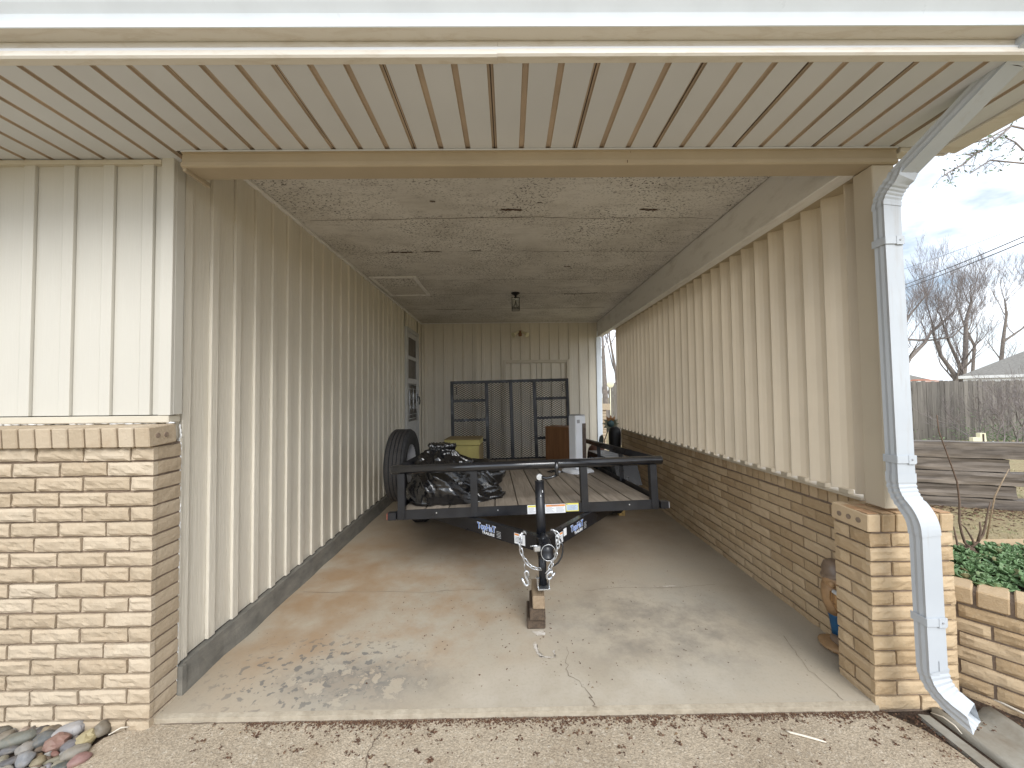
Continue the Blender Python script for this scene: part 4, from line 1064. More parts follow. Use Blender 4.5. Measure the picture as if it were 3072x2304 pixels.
# wheels and fenders
def wheel_parts(c, par, axis_side):
    pass
def tyre_mesh(c, R_, w, n=48):
    mb = MB(); hw = w/2
    T = Matrix.Translation(c) @ Matrix.Rotation(R(90), 4, 'Y')
    prof = [(R_*.56, -hw*.78), (R_*.62, -hw*.92), (R_*.75, -hw*1.02), (R_*.88, -hw*1.0), (R_*.955, -hw*.90), (R_*.985, -hw*.72)]
    # tread ribs with grooves
    for a in (-.70, -.40, -.36, -.10, -.06, .06, .10, .36, .40, .70):
        g = a in (-.38,)
        prof.append((R_, hw*a))
    prof2 = prof[:6]
    for a0, a1 in ((-.70, -.42), (-.36, -.06), (.0, .28), (.34, .66)):
        prof2 += [(R_*.975, hw*(a0-.03)), (R_, hw*a0), (R_, hw*a1), (R_*.975, hw*(a1+.03))]
    prof2 += [(R_*.985, hw*.72), (R_*.955, hw*.90), (R_*.88, hw*1.0), (R_*.75, hw*1.02), (R_*.62, hw*.92), (R_*.56, hw*.78)]
    mb.lathe(prof2, T, n, 0, False)
    for k in range(n*2):     # sipes between the ribs
        a = 2*math.pi*k/(n*2)
        for t0, t1, sk in ((-.70, -.42, .02), (-.36, -.06, -.02), (.0, .28, .02), (.34, .66, -.02)):
            mid = (t0+t1)/2*hw; dx = (t1-t0)/2*hw*.62
            ca, sa = math.cos(a), math.sin(a); ca2, sa2 = math.cos(a+sk), math.sin(a+sk); e = .012
            Rr_ = R_*1.0012
            P = [V((mid-dx, Rr_*ca, Rr_*sa)), V((mid+dx, Rr_*ca2, Rr_*sa2)), V((mid+dx, Rr_*math.cos(a+sk+e), Rr_*math.sin(a+sk+e))), V((mid-dx, Rr_*math.cos(a+e), Rr_*math.sin(a+e)))]
            mb.add([V(c)+p for p in P], [(0, 1, 2, 3)], 1)
    return mb
def rim_mesh(c, R_, w):
    mb = MB(); hw = w/2; T = Matrix.Translation(c) @ Matrix.Rotation(R(90), 4, 'Y')
    mb.lathe([(R_*.57, -hw*.80), (R_*.52, -hw*.70), (R_*.46, -hw*.3), (R_*.46, hw*.3), (R_*.52, hw*.70), (R_*.57, hw*.80)], T, 32)
    mb.lathe([(0, hw*.25), (R_*.14, hw*.25), (R_*.20, hw*.05), (R_*.38, hw*.12), (R_*.46, hw*.0)], T, 32)
    return mb
for s in (-1, 1):
    wp = bpy.data.objects.new('wheel', None); COL.objects.link(wp); wp.parent = tr; WM[wp] = TM
    cpos = (s*1.17, 1.78, -.215)
    tl(tyre_mesh(cpos, .335, .19, 40), 'tyre', [M_['rubber'], M_['dark_gap']], wp); tl(rim_mesh(cpos, .335, .19), 'rim', M_['decal_white'], wp)
    mb = MB(); xo = (s*1.035, s*1.29)
    prof = [(1.05, -.09), (1.20, .165), (2.36, .165), (2.52, -.09), (2.51, -.095), (2.35, .158), (1.21, .158), (1.06, -.095)]
    mb.extrude(prof, lambda q, t: V((t, q[0], q[1])), min(xo), max(xo), 0)
    mb.extrude([(1.06, -.095), (1.21, .158), (2.35, .158), (2.51, -.095), (2.40, -.095), (2.24, .10), (1.32, .10), (1.17, -.095)], lambda q, t: V((t, q[0], q[1])), s*1.036, s*1.042, 0)
    tl(mb, 'fender', M_['black'])
mb = MB(); mb.tube([(-1.08, 1.78, -.215), (1.08, 1.78, -.215)], .035, 12); 
for s in (-1, 1): mb.box(s*.95-.03, s*.95+.03, 1.2, 2.36, -.17, -.155, 0.002); mb.box(s*.95-.02, s*.95+.02, 1.76, 1.80, -.155, -.0745)
tl(mb, 'axle', M_['black'])

# spare tyre hung on the left side
st_ = thing('spare_tyre', 'spare tyre mounted upright outside the left rail of the trailer', 'tyre', (-1.075, 3.90, .82))
tyre_mesh((-1.075, 3.90, .82), .355, .20, 56).build('tyre', [M_['rubber'], M_['dark_gap']], st_)
rim_mesh((-1.075, 3.90, .82), .355, .20).build('rim', M_['grey_plastic'], st_)
mb = MB(); mb.box(-1.03, -.90, 3.86, 3.94, .78, .86, 0.004); mb.build('mount_bracket', M_['black'], st_)

# blocks under the jack foot
def block(name, lab, x0, x1, y0, y1, z0, z1, mat, rz=0.0, chips=0):
    c = ((x0+x1)/2, (y0+y1)/2)
    mb = MB(); mb.cbox(Matrix.Translation((0, 0, (z1-z0)/2)), V(((x1-x0)/2, (y1-y0)/2, (z1-z0)/2)), 0.005)
    vs = []
    for p in mb.v:
        vs.append(p+V((noise.noise(p*31+V((x0*9, 0, 0)))*.003, noise.noise(p*27)*.004, noise.noise(p*23)*.002)))
    mb.v = vs
    o = mb.build(name, mat); o.location = (c[0], c[1], z0); o.rotation_euler = (0, 0, rz); WM[o] = Matrix.Translation(o.location)
    return tag(o, lab, 'wood block', 'wood blocks stacked under the jack')
block('wood_block', 'dark oily bottom block of the stack under the trailer jack', .105, .222, 2.508, 2.72, 0.001, .072, M_['block_dark'], R(-1))
block('wood_block', 'half stained middle block of the stack under the trailer jack', .122, .222, 2.475, 2.71, .0735, .150, M_['block_dark'], R(-2))
block('wood_block', 'pale weathered top block of the stack under the trailer jack', .140, .215, 2.46, 2.70, .1515, .232, M_['block'], R(-1))
ch_ = thing('tyre_chock', 'small pale yellow wooden block on the floor below the right front of the trailer', 'wood block', (1.385, 4.80, 0))
for k, (x0, x1) in enumerate(((1.345, 1.384), (1.386, 1.425))):
    mb = MB()
    for z in range(3): mb.box(x0, x1, 4.78, 4.90, .001+z*.036, .034+z*.036, 0.003)
    mb.build('slat_row', M_['pine'], ch_)

# ================================================================ what lies on the trailer
def onT(x, y): return TM @ V((x, y, -.005))
# rubbish bag
random.seed(9)
mb = MB(); nu, nv = 110, 64
B0 = onT(-.745, .42)
vs = []
for j in range(nv+1):
    t = j/nv
    for i in range(nu):
        a = 2*math.pi*i/nu; ca, sa = math.cos(a), math.sin(a)
        # silhouette: broad sagging base, shoulders, gathered neck with a ruffled mouth
        r = [(0, .86), (.06, .98), (.22, 1.0), (.42, .90), (.60, .76), (.74, .55), (.84, .34), (.90, .26), (.95, .30), (1.0, .27)]
        for (t0, r0), (t1, r1) in zip(r[:-1], r[1:]):
            if t0 <= t <= t1:
                k = (t-t0)/(t1-t0); k = k*k*(3-2*k); rad = r0+(r1-r0)*k; break
        rx = .28 if ca < 0 else .515; ry = .30
        rx = rx+(.37-rx)*max(0, (t-.45)/.55)
        z = t*.47
        x = ca*rx*rad; y = sa*ry*rad
        z -= max(0, ca)*.16*rad*min(1, t*2)*(1-t)*1.6
        x += .02*t
        q = V((x*3, y*3, z*3))
        w1 = noise.noise(q*.8+V((3, 1, 4)))*.075
        ua = a+.9*t+.25*noise.noise(V((x*4, y*4, z*4)))      # pleats fan out from the neck, a little twisted
        pl1 = abs(noise.noise(V((math.cos(ua)*3.2, math.sin(ua)*3.2, t*1.1+7))))-.22
        pl2 = abs(noise.noise(V((math.cos(ua)*8.5, math.sin(ua)*8.5, t*1.8+3))))-.22
        pl3 = abs(noise.noise(V((math.cos(ua)*19, math.sin(ua)*19, t*3+1))))-.22
        env = .35+.65*min(1, t*1.6)
        fold = -(pl1*.12+pl2*.05*env+pl3*.015*env)*(.55+.45*rad)
        fold += noise.noise(V((x*6, y*6, z*6)))*.018
        k = w1+fold
        if t > .86: k *= .8
        if t < .04: k *= t/.04
        vs.append(B0+V((x+ca*k, y+sa*k, z+(k*.4 if t > .1 else 0)+.003)))
    if j == nv: pass
fs = [(j*nu+i, j*nu+(i+1) % nu, (j+1)*nu+(i+1) % nu, (j+1)*nu+i) for j in range(nv) for i in range(nu)]
mb.add(vs, fs, 0, True); mb.add([vs[i] for i in range(nu)], [list(range(nu))[::-1]]); mb.add([vs[nv*nu+i]-V((0, 0, .03)) if False else vs[nv*nu+i] for i in range(nu)], [list(range(nu))])
o = mb.build('rubbish_bag', M_['bag']); solo(o, B0); tag(o, 'shiny black plastic rubbish bag slumped on the front of the trailer deck', 'rubbish bag')
# second dull dark bag behind it
mb = MB(); c = onT(-.42, .78); mb.blob(c+V((0, 0, .14)), (.25, .20, .145), 4, 30, 18, .12, 2.2)
o = mb.build('rubbish_bag', M_['bag']); solo(o, c); tag(o, 'dark bag mostly hidden behind the shiny rubbish bag', 'rubbish bag')
mb = MB(); c = onT(-.83, .95); Mx = Matrix.Translation(c+V((0, 0, .165))) @ Euler((R(8), R(18), R(20))).to_matrix().to_4x4(); mb.cbox(Mx, V((.11, .10, .155)), .012)
o = mb.build('cardboard_box', plain('tan_cardboard', (0.36, 0.25, 0.15), 0.8, 0, 0.12, 6)); solo(o, c); tag(o, 'tan cardboard box poking out between the spare tyre and the bag', 'box')
# mustard chest
c = onT(-.66, 1.62); Cm = Matrix.Translation(c) @ Matrix.Rotation(R(-2), 4, 'Z')
chest = thing('wooden_chest', 'mustard yellow painted wooden chest with worn brown edges behind the rubbish bag', 'chest', M=Cm)
mb = MB(); mb.box(-.20, .20, -.002, .36, .0, .355, .004); mb.build('body', M_['olive'], chest, True)
mb = MB(); mb.box(-.212, .212, -.016, .37, .358, .425, .006); mb.build('lid', M_['olive'], chest, True)
mb = MB(); mb.box(-.17, .17, -.008, -.0025, .03, .325, .003); mb.build('front_panel', M_['olive'], chest, True)
mb = MB(); mb.box(.2005, .216, -.010, .364, 0, .352, .003); mb.box(-.214, .220, -.02, .374, .4255, .4335, .003); mb.build('worn_edge', M_['olive_d'], chest, True)
# brown shelf unit
c = onT(.66, 2.72); Cm = Matrix.Translation(c) @ Matrix.Rotation(R(-38), 4, 'Z')
cab = thing('shelf_unit', 'small brown laminate shelf unit with an open side on the trailer deck', 'shelf unit', M=Cm)
W_, D_, H_ = .21, .20, .50
mb = MB(); mb.box(-W_+.002, W_, -.005, .012, 0, H_-.018, .002); mb.build('side_panel', M_['walnut'], cab, True)
mb = MB(); mb.box(-W_+.002, W_, .288, .305, 0, H_-.018, .002); mb.box(W_-.012, W_-.001, .013, .287, 0, H_-.019); mb.build('back_panel', M_['walnut'], cab, True)
mb = MB(); mb.extrude([(-W_-.012, .0), (-W_-.02, .10), (-W_-.02, .2), (-W_-.012, .31), (W_, .31), (W_, -.01)], lambda q, t: V((q[0], q[1], t)), H_-.0175, H_+.003); mb.build('top', M_['walnut'], cab, True)
mb = MB(); mb.box(-W_+.004, W_-.013, .0125, .2875, .235, .25); mb.box(-W_+.004, W_-.013, .0125, .2875, .01, .03); mb.build('shelf', M_['walnut'], cab, True)
mb = MB(); mb.box(-W_, -W_+.012, .0128, .2872, .03, .233); mb.build('drawer_front', M_['walnut_d'], cab, True)
# tower heater
c = onT(.72, 1.60)
Cm = Matrix.Translation(c) @ Matrix.Rotation(R(28), 4, 'Z')
th = thing('tower_heater', 'tall white tower heater with a brown side grille standing on the trailer deck', 'heater', M=Cm)
mb = MB(); mb.extrude([(-.165, -.09), (-.12, -.155), (.12, -.155), (.165, -.09), (.165, .09), (.12, .155), (-.12, .155), (-.165, .09)], lambda q, t: V((q[0]*t[0], q[1]*t[0], t[1])), (1, 0.002), (1, .018)); mb.extrude([(-.165, -.09), (-.12, -.155), (.12, -.155), (.165, -.09), (.165, .09), (.12, .155), (-.12, .155), (-.165, .09)], lambda q, t: V((q[0]*t[0], q[1]*t[0], t[1])), (.99, .0185), (.82, .04)); mb.build('foot', M_['white_plastic'], th, True)
mb = MB(); mb.box(-.075, .075, -.07, .07, .04, .672, .010); mb.build('body', M_['white_plastic'], th, True)
mb = MB(); mb.box(.0755, .083, -.055, .055, .08, .56, .003)
for k in range(9): mb.box(.0832, .088, -.052+k*.0125, -.047+k*.0125, .085, .555)
mb.box(.02, .0745, -.0745, -.0705, .08, .58, .001)
for k in range(5): mb.box(.024+k*.010, .028+k*.010, -.0775, -.0747, .085, .53)
mb.build('grille', M_['grille'], th, True)
mb = MB(); mb.box(-.055, -.015, -.0725, -.0705, .585, .625); mb.build('rating_label', M_['grey_plastic'], th, True)
mb = MB(); mb.box(-.07, .07, -.065, .065, .6725, .685, .004); mb.build('control_panel', M_['grey_plastic'], th, True)
mb = MB(); P0 = onT(.40, 1.62)
mb.tube([P0+V((.28, -.01, .03)), P0+V((.2, .02, .012)), P0+V((.13, -.03, .01)), P0+V((.07, .0, .012)), P0+V((.05, .05, .012)), P0+V((.0, .04, .012)), P0+V((-.04, -.01, .012)), P0+V((.0, -.05, .013)), P0+V((.06, -.02, .022)), P0+V((.08, -.05, .012))], .007, 8)
mb.blob(P0+V((.085, -.06, .018)), (.025, .018, .016), 2, 10, 6, .1, 2, None, 1)
o = mb.build('power_cord', [M_['iron'], M_['grey_plastic']]); solo(o, P0); tag(o, 'coiled black power cord and plug lying beside the heater', 'cord')

# ================================================================ things by the right wall
o = MB(); o.lathe([(0, .002), (.075, .002), (.08, .02), (.10, .84), (.098, .90), (.08, .95), (.04, .975), (0, .98)], Matrix.Translation((1.73, 6.30, 0)), 24)
o = o.build('bucket', M_['iron']); solo(o, (1.73, 6.30, 0)); tag(o, 'slim black round-topped bin standing against the brick knee wall behind the trailer', 'bin')
mb = MB(); mb.lathe([(0, .003), (.10, .003), (.12, .05), (.13, .60), (.11, .70), (.06, .76), (0, .78)], Matrix.Translation((1.30, 5.78, 0)), 24)
o = mb.build('clay_jar', plain('brown_clay', (0.13, 0.065, 0.045), 0.6, 0, 0.15, 5)); solo(o, (1.30, 5.78, 0)); tag(o, 'brown rounded clay jar just behind the trailer fender', 'jar')
sf = thing('sunflower_stake', 'rusty metal sunflower garden stake by the end of the louvers', 'garden ornament', (1.60, 6.55, 0))
mb = MB(); mb.tube([(1.60, 6.55, 0), (1.60, 6.55, .4), (1.62, 6.55, .72), (1.70, 6.55, .93), (1.72, 6.54, 1.0)], .008, 8); mb.build('stem', M_['iron'], sf)
mb = MB(); cf = V((1.725, 6.52, 1.01)); 
for k in range(12):
    a = 2*math.pi*k/12; d = V((math.cos(a), 0, math.sin(a))); s_ = V((-math.sin(a), 0, math.cos(a)))
    P = [cf+d*.05-s_*.022, cf+d*.05+s_*.022, cf+d*.095+s_*.024+V((0, -.015, 0)), cf+d*.15+V((0, .0, 0)), cf+d*.095-s_*.024+V((0, -.015, 0))]
    mb.add(P+[p+V((0, .004, 0)) for p in P], [(0, 1, 2, 3, 4), (5, 9, 8, 7, 6), (0, 5, 6, 1), (1, 6, 7, 2), (2, 7, 8, 3), (3, 8, 9, 4), (4, 9, 5, 0)], 0 if 1 < k < 5 else 1)
mb.build('petals', [plain('rusty_orange_metal', (0.34, 0.17, 0.07), 0.6, 0.3), plain('patina_metal', (0.17, 0.17, 0.11), 0.6, 0.3)], sf)
mb = MB(); mb.lathe([(0, .03), (.03, .028), (.055, .012), (.062, 0), (0, 0)], Matrix.Translation(cf) @ Matrix.Rotation(R(90), 4, 'X'), 18); mb.build('seed_head', plain('verdigris_metal', (0.06, 0.11, 0.115), 0.5, 0.4), sf)
mb = MB(); cl = V((1.565, 6.55, .73)); ring = [(0, -.09), (.03, -.06), (.045, 0), (.04, .05), (.02, .10), (-.025, .06), (-.04, 0), (-.03, -.06)]
P = [cl+V((x, -.01*abs(z)/.09, z)) for x, z in ring]; mb.add(P+[p+V((0, .005, 0)) for p in P], [list(range(8)), list(range(8, 16))[::-1]]+[(i, (i+1) % 8, 8+(i+1) % 8, 8+i) for i in range(8)])
mb.tube([cl+V((0, .002, -.09)), V((1.585, 6.55, .55)), V((1.60, 6.55, .45))], .005, 6); mb.build('metal_leaf', plain('grey_metal_leaf', (0.10, 0.115, 0.10), 0.5, 0.4), sf)

# carved figurine behind the pillar
fg = thing('garden_figurine', 'carved bearded figurine with blue trousers half hidden behind the brick pillar', 'figurine', (1.895, 2.25, 0))
fg.scale = (.76, .80, .79)
FC = V((1.895, 2.25, 0))
fx = lambda x, y, z: FC+V((x, y, z))
mt_skin = plain('carved_tan', (0.36, 0.22, 0.11), 0.55, 0, 0.25, 12); mt_hat = plain('carved_dark_brown', (0.21, 0.15, 0.105), 0.35, 0, 0.3, 9)
b = NB('carved_beard'); g_ = b.noise(1.0, 4, 0.6, b.map((60, 60, 9)), 0.6)
mt_beard = b.out(b.ramp(g_, [(0.35, (0.13, 0.06, 0.025)), (0.6, (0.44, 0.24, 0.09))]), 0.5, 0, g_, 0.8, 0.006)
mt_blue = plain('painted_blue', (0.012, 0.085, 0.19), 0.45, 0, 0.2, 12); mt_white = plain('painted_grey_white', (0.50, 0.50, 0.49), 0.5, 0, 0.1, 12)
mb = MB(); mb.blob(fx(0, .02, .035), (.105, .12, .036), 3, 22, 10, .06, 1.5); mb.build('base', mt_skin, fg)
mb = MB(); mb.tube([fx(.03, .03, .10), fx(.028, .03, .16), fx(.022, .03, .24), fx(.01, .03, .30)], [.042, .046, .052, .062], 18); mb.build('trousers', mt_blue, fg)
mb = MB(); mb.blob(fx(.005, -.02, .085), (.055, .085, .034), 5, 18, 10, .06, 1.6); mb.build('shoe', mt_hat, fg)
mb = MB(); mb.tube([fx(.012, .03, .275), fx(.0, .02, .34), fx(-.008, .015, .41), fx(-.012, .02, .46), fx(.0, .03, .52), fx(.01, .035, .545)], [.058, .076, .082, .074, .058, .04], 20); mb.build('body', mt_skin, fg)
mb = MB(); mb.tube([fx(-.005, -.02, .285), fx(-.022, -.045, .34), fx(-.036, -.052, .40), fx(-.034, -.045, .455)], [.012, .036, .054, .048], 16); mb.build('beard', mt_beard, fg)
mb = MB(); mb.tube([fx(-.085, -.055, .468), fx(-.05, -.085, .450), fx(-.01, -.10, .425), fx(.02, -.10, .405)], [.012, .020, .020, .012], 10); mb.build('moustache', mt_white, fg)
mb = MB(); mb.blob(fx(-.015, .0, .52), (.075, .075, .065), 2, 20, 12, .08, 1.8); mb.blob(fx(-.07, -.035, .505), (.024, .026, .026), 6, 12, 8, .05); mb.build('face', mt_skin, fg)
mb = MB(); mb.lathe([(.09, -.012), (.094, 0), (.086, .014), (.078, .02), (.072, .06), (.05, .095), (.02, .108), (0, .11)], Matrix.Translation(fx(.0, .01, .555)) @ Euler((R(-8), R(-10), 0)).to_matrix().to_4x4(), 24); mb.build('cap', mt_hat, fg)
mb = MB(); mb.tube([fx(.05, -.05, .43), fx(.075, -.06, .36), fx(.05, -.07, .30), fx(.03, -.065, .27)], [.022, .024, .020, .016], 12); mb.build('arm', mt_skin, fg)

# ================================================================ pebble bed, litter and small things on the ground
ROCKS = [
('rounded olive brown', -2.356, 1.875, 0.056, 0.027, 30, (0.17, 0.145, 0.1)),
('broken orange brick coloured', -2.265, 1.834, 0.04, 0.013, 15, (0.5, 0.21, 0.1)),
('small pale grey egg shaped', -2.304, 1.864, 0.02, 0.015, 0, (0.38, 0.37, 0.34)),
('long grey green', -2.224, 1.786, 0.081, 0.029, 28, (0.24, 0.25, 0.2)),
('pale pink cream', -2.25, 1.89, 0.022, 0.022, 0, (0.58, 0.42, 0.31)),
('oval mid grey', -2.183, 1.842, 0.032, 0.022, 45, (0.31, 0.295, 0.27)),
('small charcoal', -2.269, 1.873, 0.022, 0.015, 10, (0.09, 0.085, 0.085)),
('dark purple brown', -2.163, 1.874, 0.034, 0.019, 30, (0.12, 0.095, 0.085)),
('smooth brown oval', -2.107, 1.85, 0.036, 0.022, 35, (0.23, 0.165, 0.1)),
('flat ochre tan', -2.137, 1.908, 0.039, 0.024, 10, (0.4, 0.29, 0.15)),
('large silver white striped', -2.031, 1.852, 0.074, 0.035, 40, (0.52, 0.51, 0.52)),
('olive tan oval', -1.888, 1.829, 0.037, 0.032, 50, (0.29, 0.24, 0.165)),
('bright yellow chunky', -1.908, 1.78, 0.042, 0.039, 20, (0.62, 0.5, 0.2)),
('large salmon red angular', -2.012, 1.761, 0.051, 0.035, 20, (0.42, 0.2, 0.145)),
('slate purple grey', -1.946, 1.754, 0.037, 0.026, 35, (0.21, 0.2, 0.22)),
('blue grey oval', -2.097, 1.784, 0.05, 0.035, 45, (0.16, 0.18, 0.185)),
('large pale taupe', -1.885, 1.711, 0.054, 0.026, 35, (0.36, 0.32, 0.25)),
('rose red', -1.836, 1.686, 0.046, 0.023, 38, (0.42, 0.19, 0.165)),
('mottled beige grey', -2.126, 1.74, 0.038, 0.025, 0, (0.36, 0.33, 0.29)),
('round bluish grey', -2.057, 1.683, 0.032, 0.03, 60, (0.3, 0.315, 0.34)),
('narrow dark slate', -2.118, 1.687, 0.044, 0.019, 38, (0.14, 0.135, 0.145)),
('thin flat olive', -1.945, 1.697, 0.047, 0.011, 25, (0.28, 0.25, 0.15)),
('golden ochre', -2.001, 1.682, 0.03, 0.021, 25, (0.35, 0.27, 0.13)),
('tiny white', -2.003, 1.712, 0.014, 0.017, 0, (0.55, 0.54, 0.5)),
('khaki flat', -1.907, 1.672, 0.026, 0.013, 20, (0.36, 0.32, 0.21)),
('greenish black', -1.875, 1.656, 0.038, 0.018, 10, (0.1, 0.12, 0.11)),
('pale cream flat', -1.987, 1.65, 0.03, 0.012, 5, (0.55, 0.52, 0.42)),
('small flat lilac grey', -1.948, 1.668, 0.021, 0.009, 0, (0.32, 0.3, 0.33)),
('mossy tan', -2.171, 1.699, 0.021, 0.017, 10, (0.3, 0.27, 0.18)),
('thin whitish', -2.132, 1.668, 0.02, 0.008, 40, (0.52, 0.51, 0.45)),
('smoky grey', -2.198, 1.736, 0.041, 0.015, 20, (0.18, 0.175, 0.18)),
('dusty buff', -2.295, 1.803, 0.034, 0.024, 30, (0.33, 0.27, 0.19)),
('rust red flat', -1.995, 1.729, 0.035, 0.012, -10, (0.35, 0.13, 0.09)),
('little taupe', -1.975, 1.803, 0.017, 0.011, 20, (0.33, 0.29, 0.25)),
('caramel brown', -2.042, 1.71, 0.022, 0.011, 35, (0.36, 0.24, 0.11)),
('grey brown wedge', -2.202, 1.833, 0.017, 0.026, 60, (0.22, 0.18, 0.15)),
('plain cream', -1.95, 1.651, 0.013, 0.012, 0, (0.45, 0.41, 0.33)),
('sandy', -2.094, 1.647, 0.034, 0.016, 10, (0.4, 0.37, 0.3)),
('faded coral', -2.415, 1.88, 0.027, 0.018, 30, (0.4, 0.26, 0.18)),
]
random.seed(4)
for k, (nm, x, y, r1, r2, ang, c) in enumerate(ROCKS):
    c = tuple(.70*(.66*q+.34*sum(c)/3*f_) for q, f_ in zip(c, (1.05, .98, .88))); r1 = r1*.86; r2 = max(r2*1.12, .013); r3 = min(.030, r2*.8)
    y = min(y, 1.842-r2*.5)
    b = NB('rock_'+nm.replace(' ', '_')); 
    nn = b.noise(22, 6, 0.65)
    colr = b.ramp(nn, [(0.3, tuple(q*.72 for q in c)), (0.7, tuple(min(1, q*1.2) for q in c))])
    colr = b.mix(colr, (.20, .16, .11), b.ramp(b.noise(45, 6, .7), [(.48, 0), (.72, .6)]))
    if 'striped' in nm: colr = b.mix(colr, (0.10, 0.09, 0.11), b.ramp(b.noise(1.0, 4, .6, b.map((18, 60, 40), (0, 0, .7)), .8), [(0.55, 0), (0.68, .85)]))
    m = b.out(colr, 0.6, 0, b.noise(70, 4), 0.25, 0.003)
    mb = MB(); ang_ = 'angular' in nm or 'chunky' in nm or 'broken' in nm or 'wedge' in nm
    Mx = Matrix.Rotation(R(ang), 4, 'Z') @ Matrix.Rotation(R(random.uniform(-8, 8)), 4, 'X')
    mb.blob((0, 0, r3*.75), (r1, r2, r3), k+1, 10 if ang_ else 20, 6 if ang_ else 12, .17 if ang_ else .13, 1.9 if ang_ else 1.5, Mx, 0, not ang_)
    o = mb.build('river_rock', m); o.location = (x, y, -.046+(.006 if r1 < .05 else 0)+random.uniform(0, .012)); WM[o] = Matrix.Translation(o.location)
    tag(o, nm+' river rock in the bed under the brick wainscot', 'rock', 'river rocks in the bed beside the driveway')
pm = [plain('pebble_brown', (.20, .15, .11), .7, 0, .3, 20), plain('pebble_grey', (.25, .24, .22), .7, 0, .3, 20)]
pebs = []
for k in range(2):
    mb = MB(); mb.blob((0, 0, .012), (.026, .020, .014), k+50, 14, 8, .1, 1.4); pebs.append(mb.build('pebble', pm[k]))
    tag(pebs[-1], ['little brown', 'little grey'][k]+' pebble filling a gap between the larger river rocks', 'pebble', ['brown filler pebbles', 'grey filler pebbles'][k])
    pebs[-1].location = (-2.0-.1*k, 1.70, -.045)
for k in range(70):
    p0 = pebs[k % 2]; o = p0.copy(); COL.objects.link(o)
    o.location = (random.uniform(-2.75, -1.90), random.uniform(1.50, 1.835), -.048+random.uniform(0, .012)); o.rotation_euler = (random.uniform(-.3, .3), random.uniform(-.3, .3), random.uniform(0, 6))
    q = random.uniform(.4, .95); o.scale = (q, q*random.uniform(.8, 1.2), q)

random.seed(77)
mb = MB()
def bit(x, y, z, s):
    a = random.uniform(0, 6.3)
    for q in range(random.choice((1, 2, 2, 3))):
        ox, oy = random.uniform(-.6, .6)*s, random.uniform(-.6, .6)*s; a += random.uniform(.6, 2)
        u = V((math.cos(a), math.sin(a), random.uniform(-.2, .5)))*s*random.uniform(.5, 1); v_ = V((-math.sin(a), math.cos(a), random.uniform(-.1, .6)))*s*random.uniform(.25, .55)
        c = V((x+ox, y+oy, z+s*.25))
        mb.add([c-u, c-v_+V((0, 0, -s*.1)), c+u, c+v_], [(0, 1, 2), (0, 2, 3)])
for k in range(4200):     # drifted against the slab lip
    x = random.uniform(-1.25, 1.78)
    dn = .5+.8*noise.noise(V((x*2.2, 3, 1)))+.5*noise.noise(V((x*7, 5, 1)))
    if random.random() > max(.12, min(1, dn+.25)): continue
    d = random.expovariate(1/.016)
    if d > .13: continue
    bit(x, 1.866-d, -.028, random.uniform(.0035, .008))
for k in range(200):      # clumps spread over the driveway
    x = random.uniform(-1.45, 1.85); y = 1.86-abs(random.gauss(0, .125)); 
    if y < 1.2: continue
    for q in range(random.choice((1, 1, 2, 3, 5, 8, 13))): bit(x+random.gauss(0, .010), y+random.gauss(0, .007), -.028, random.uniform(.004, .009))
for k in range(260):
    x = random.uniform(-1.45, 1.85); y = 1.2+.66*random.random()**.7
    bit(x, y, -.028, random.uniform(.0025, .006))
for k in range(380):      # blown onto the slab
    x = random.gauss(.12, .6); y = 2.0+abs(random.gauss(.75, .7))
    if abs(x) > 1.55 or y > 5: continue
    bit(x, y, .001, random.uniform(.003, .007))
for k in range(240):      # against the beds
    t = random.random(); bit(1.80+.14*random.random(), 1.62+.22*random.random(), -.03, random.uniform(.004, .009))
for k in range(120): bit(random.uniform(2.0, 2.5), random.uniform(1.75, 1.98), -.03, random.uniform(.004, .010))
for k in range(200): bit(random.uniform(-2.1, -1.70), random.uniform(1.60, 1.85), -.04, random.uniform(.004, .010))
o = mb.build('leaf_litter', M_['litter'], recalc=False); solo(o, (0, 1.86, -.028)); struct(o, 'stuff')
o['label'] = 'dry brown leaf and seed litter drifted along the slab edge'
mb = MB(); mb.add([(0, 0, .003), (.012, .008, .008), (.024, .004, .006), (.030, -.006, .004), (.02, -.014, .009), (.008, -.012, .006)], [(0, 1, 2), (0, 2, 3), (0, 3, 4), (0, 4, 5)])
o = mb.build('fallen_leaf', M_['green_leaf'], recalc=False); o.location = (.965, 1.572, -.0275); tag(o, 'single yellow green leaf lying on the driveway', 'leaf')
def stick(name, lab, pts, r, mat='dry_stem'):
    mb = MB(); mb.tube(pts, [r*.7]+[r]*(len(pts)-2)+[r*.6], 7); o = mb.build(name, M_[mat]); solo(o, pts[0]); return tag(o, lab, 'twig')
stick('twig', 'bleached bone coloured twig lying on the driveway among the brown litter', [(1.235, 1.765, -.022), (1.245, 1.755, -.021), (1.285, 1.74, -.021), (1.33, 1.722, -.022), (1.365, 1.705, -.022)], .0045)
stick('twig', 'long white stem lying beyond the splash block against the planter', [(2.35, 1.94, -.02), (2.37, 1.88, -.01), (2.40, 1.80, -.012), (2.42, 1.72, -.02)], .005)
stick('twig', 'curved pale stem lying between the edging strip and the splash block', [(1.975, 1.84, -.015), (1.99, 1.80, -.004), (1.995, 1.76, -.008), (1.992, 1.73, -.02)], .003)
stick('twig', 'short white stem beside the pebbles at the driveway corner', [(-1.83, 1.80, -.015), (-1.80, 1.825, -.005), (-1.775, 1.842, -.015)], .0035)

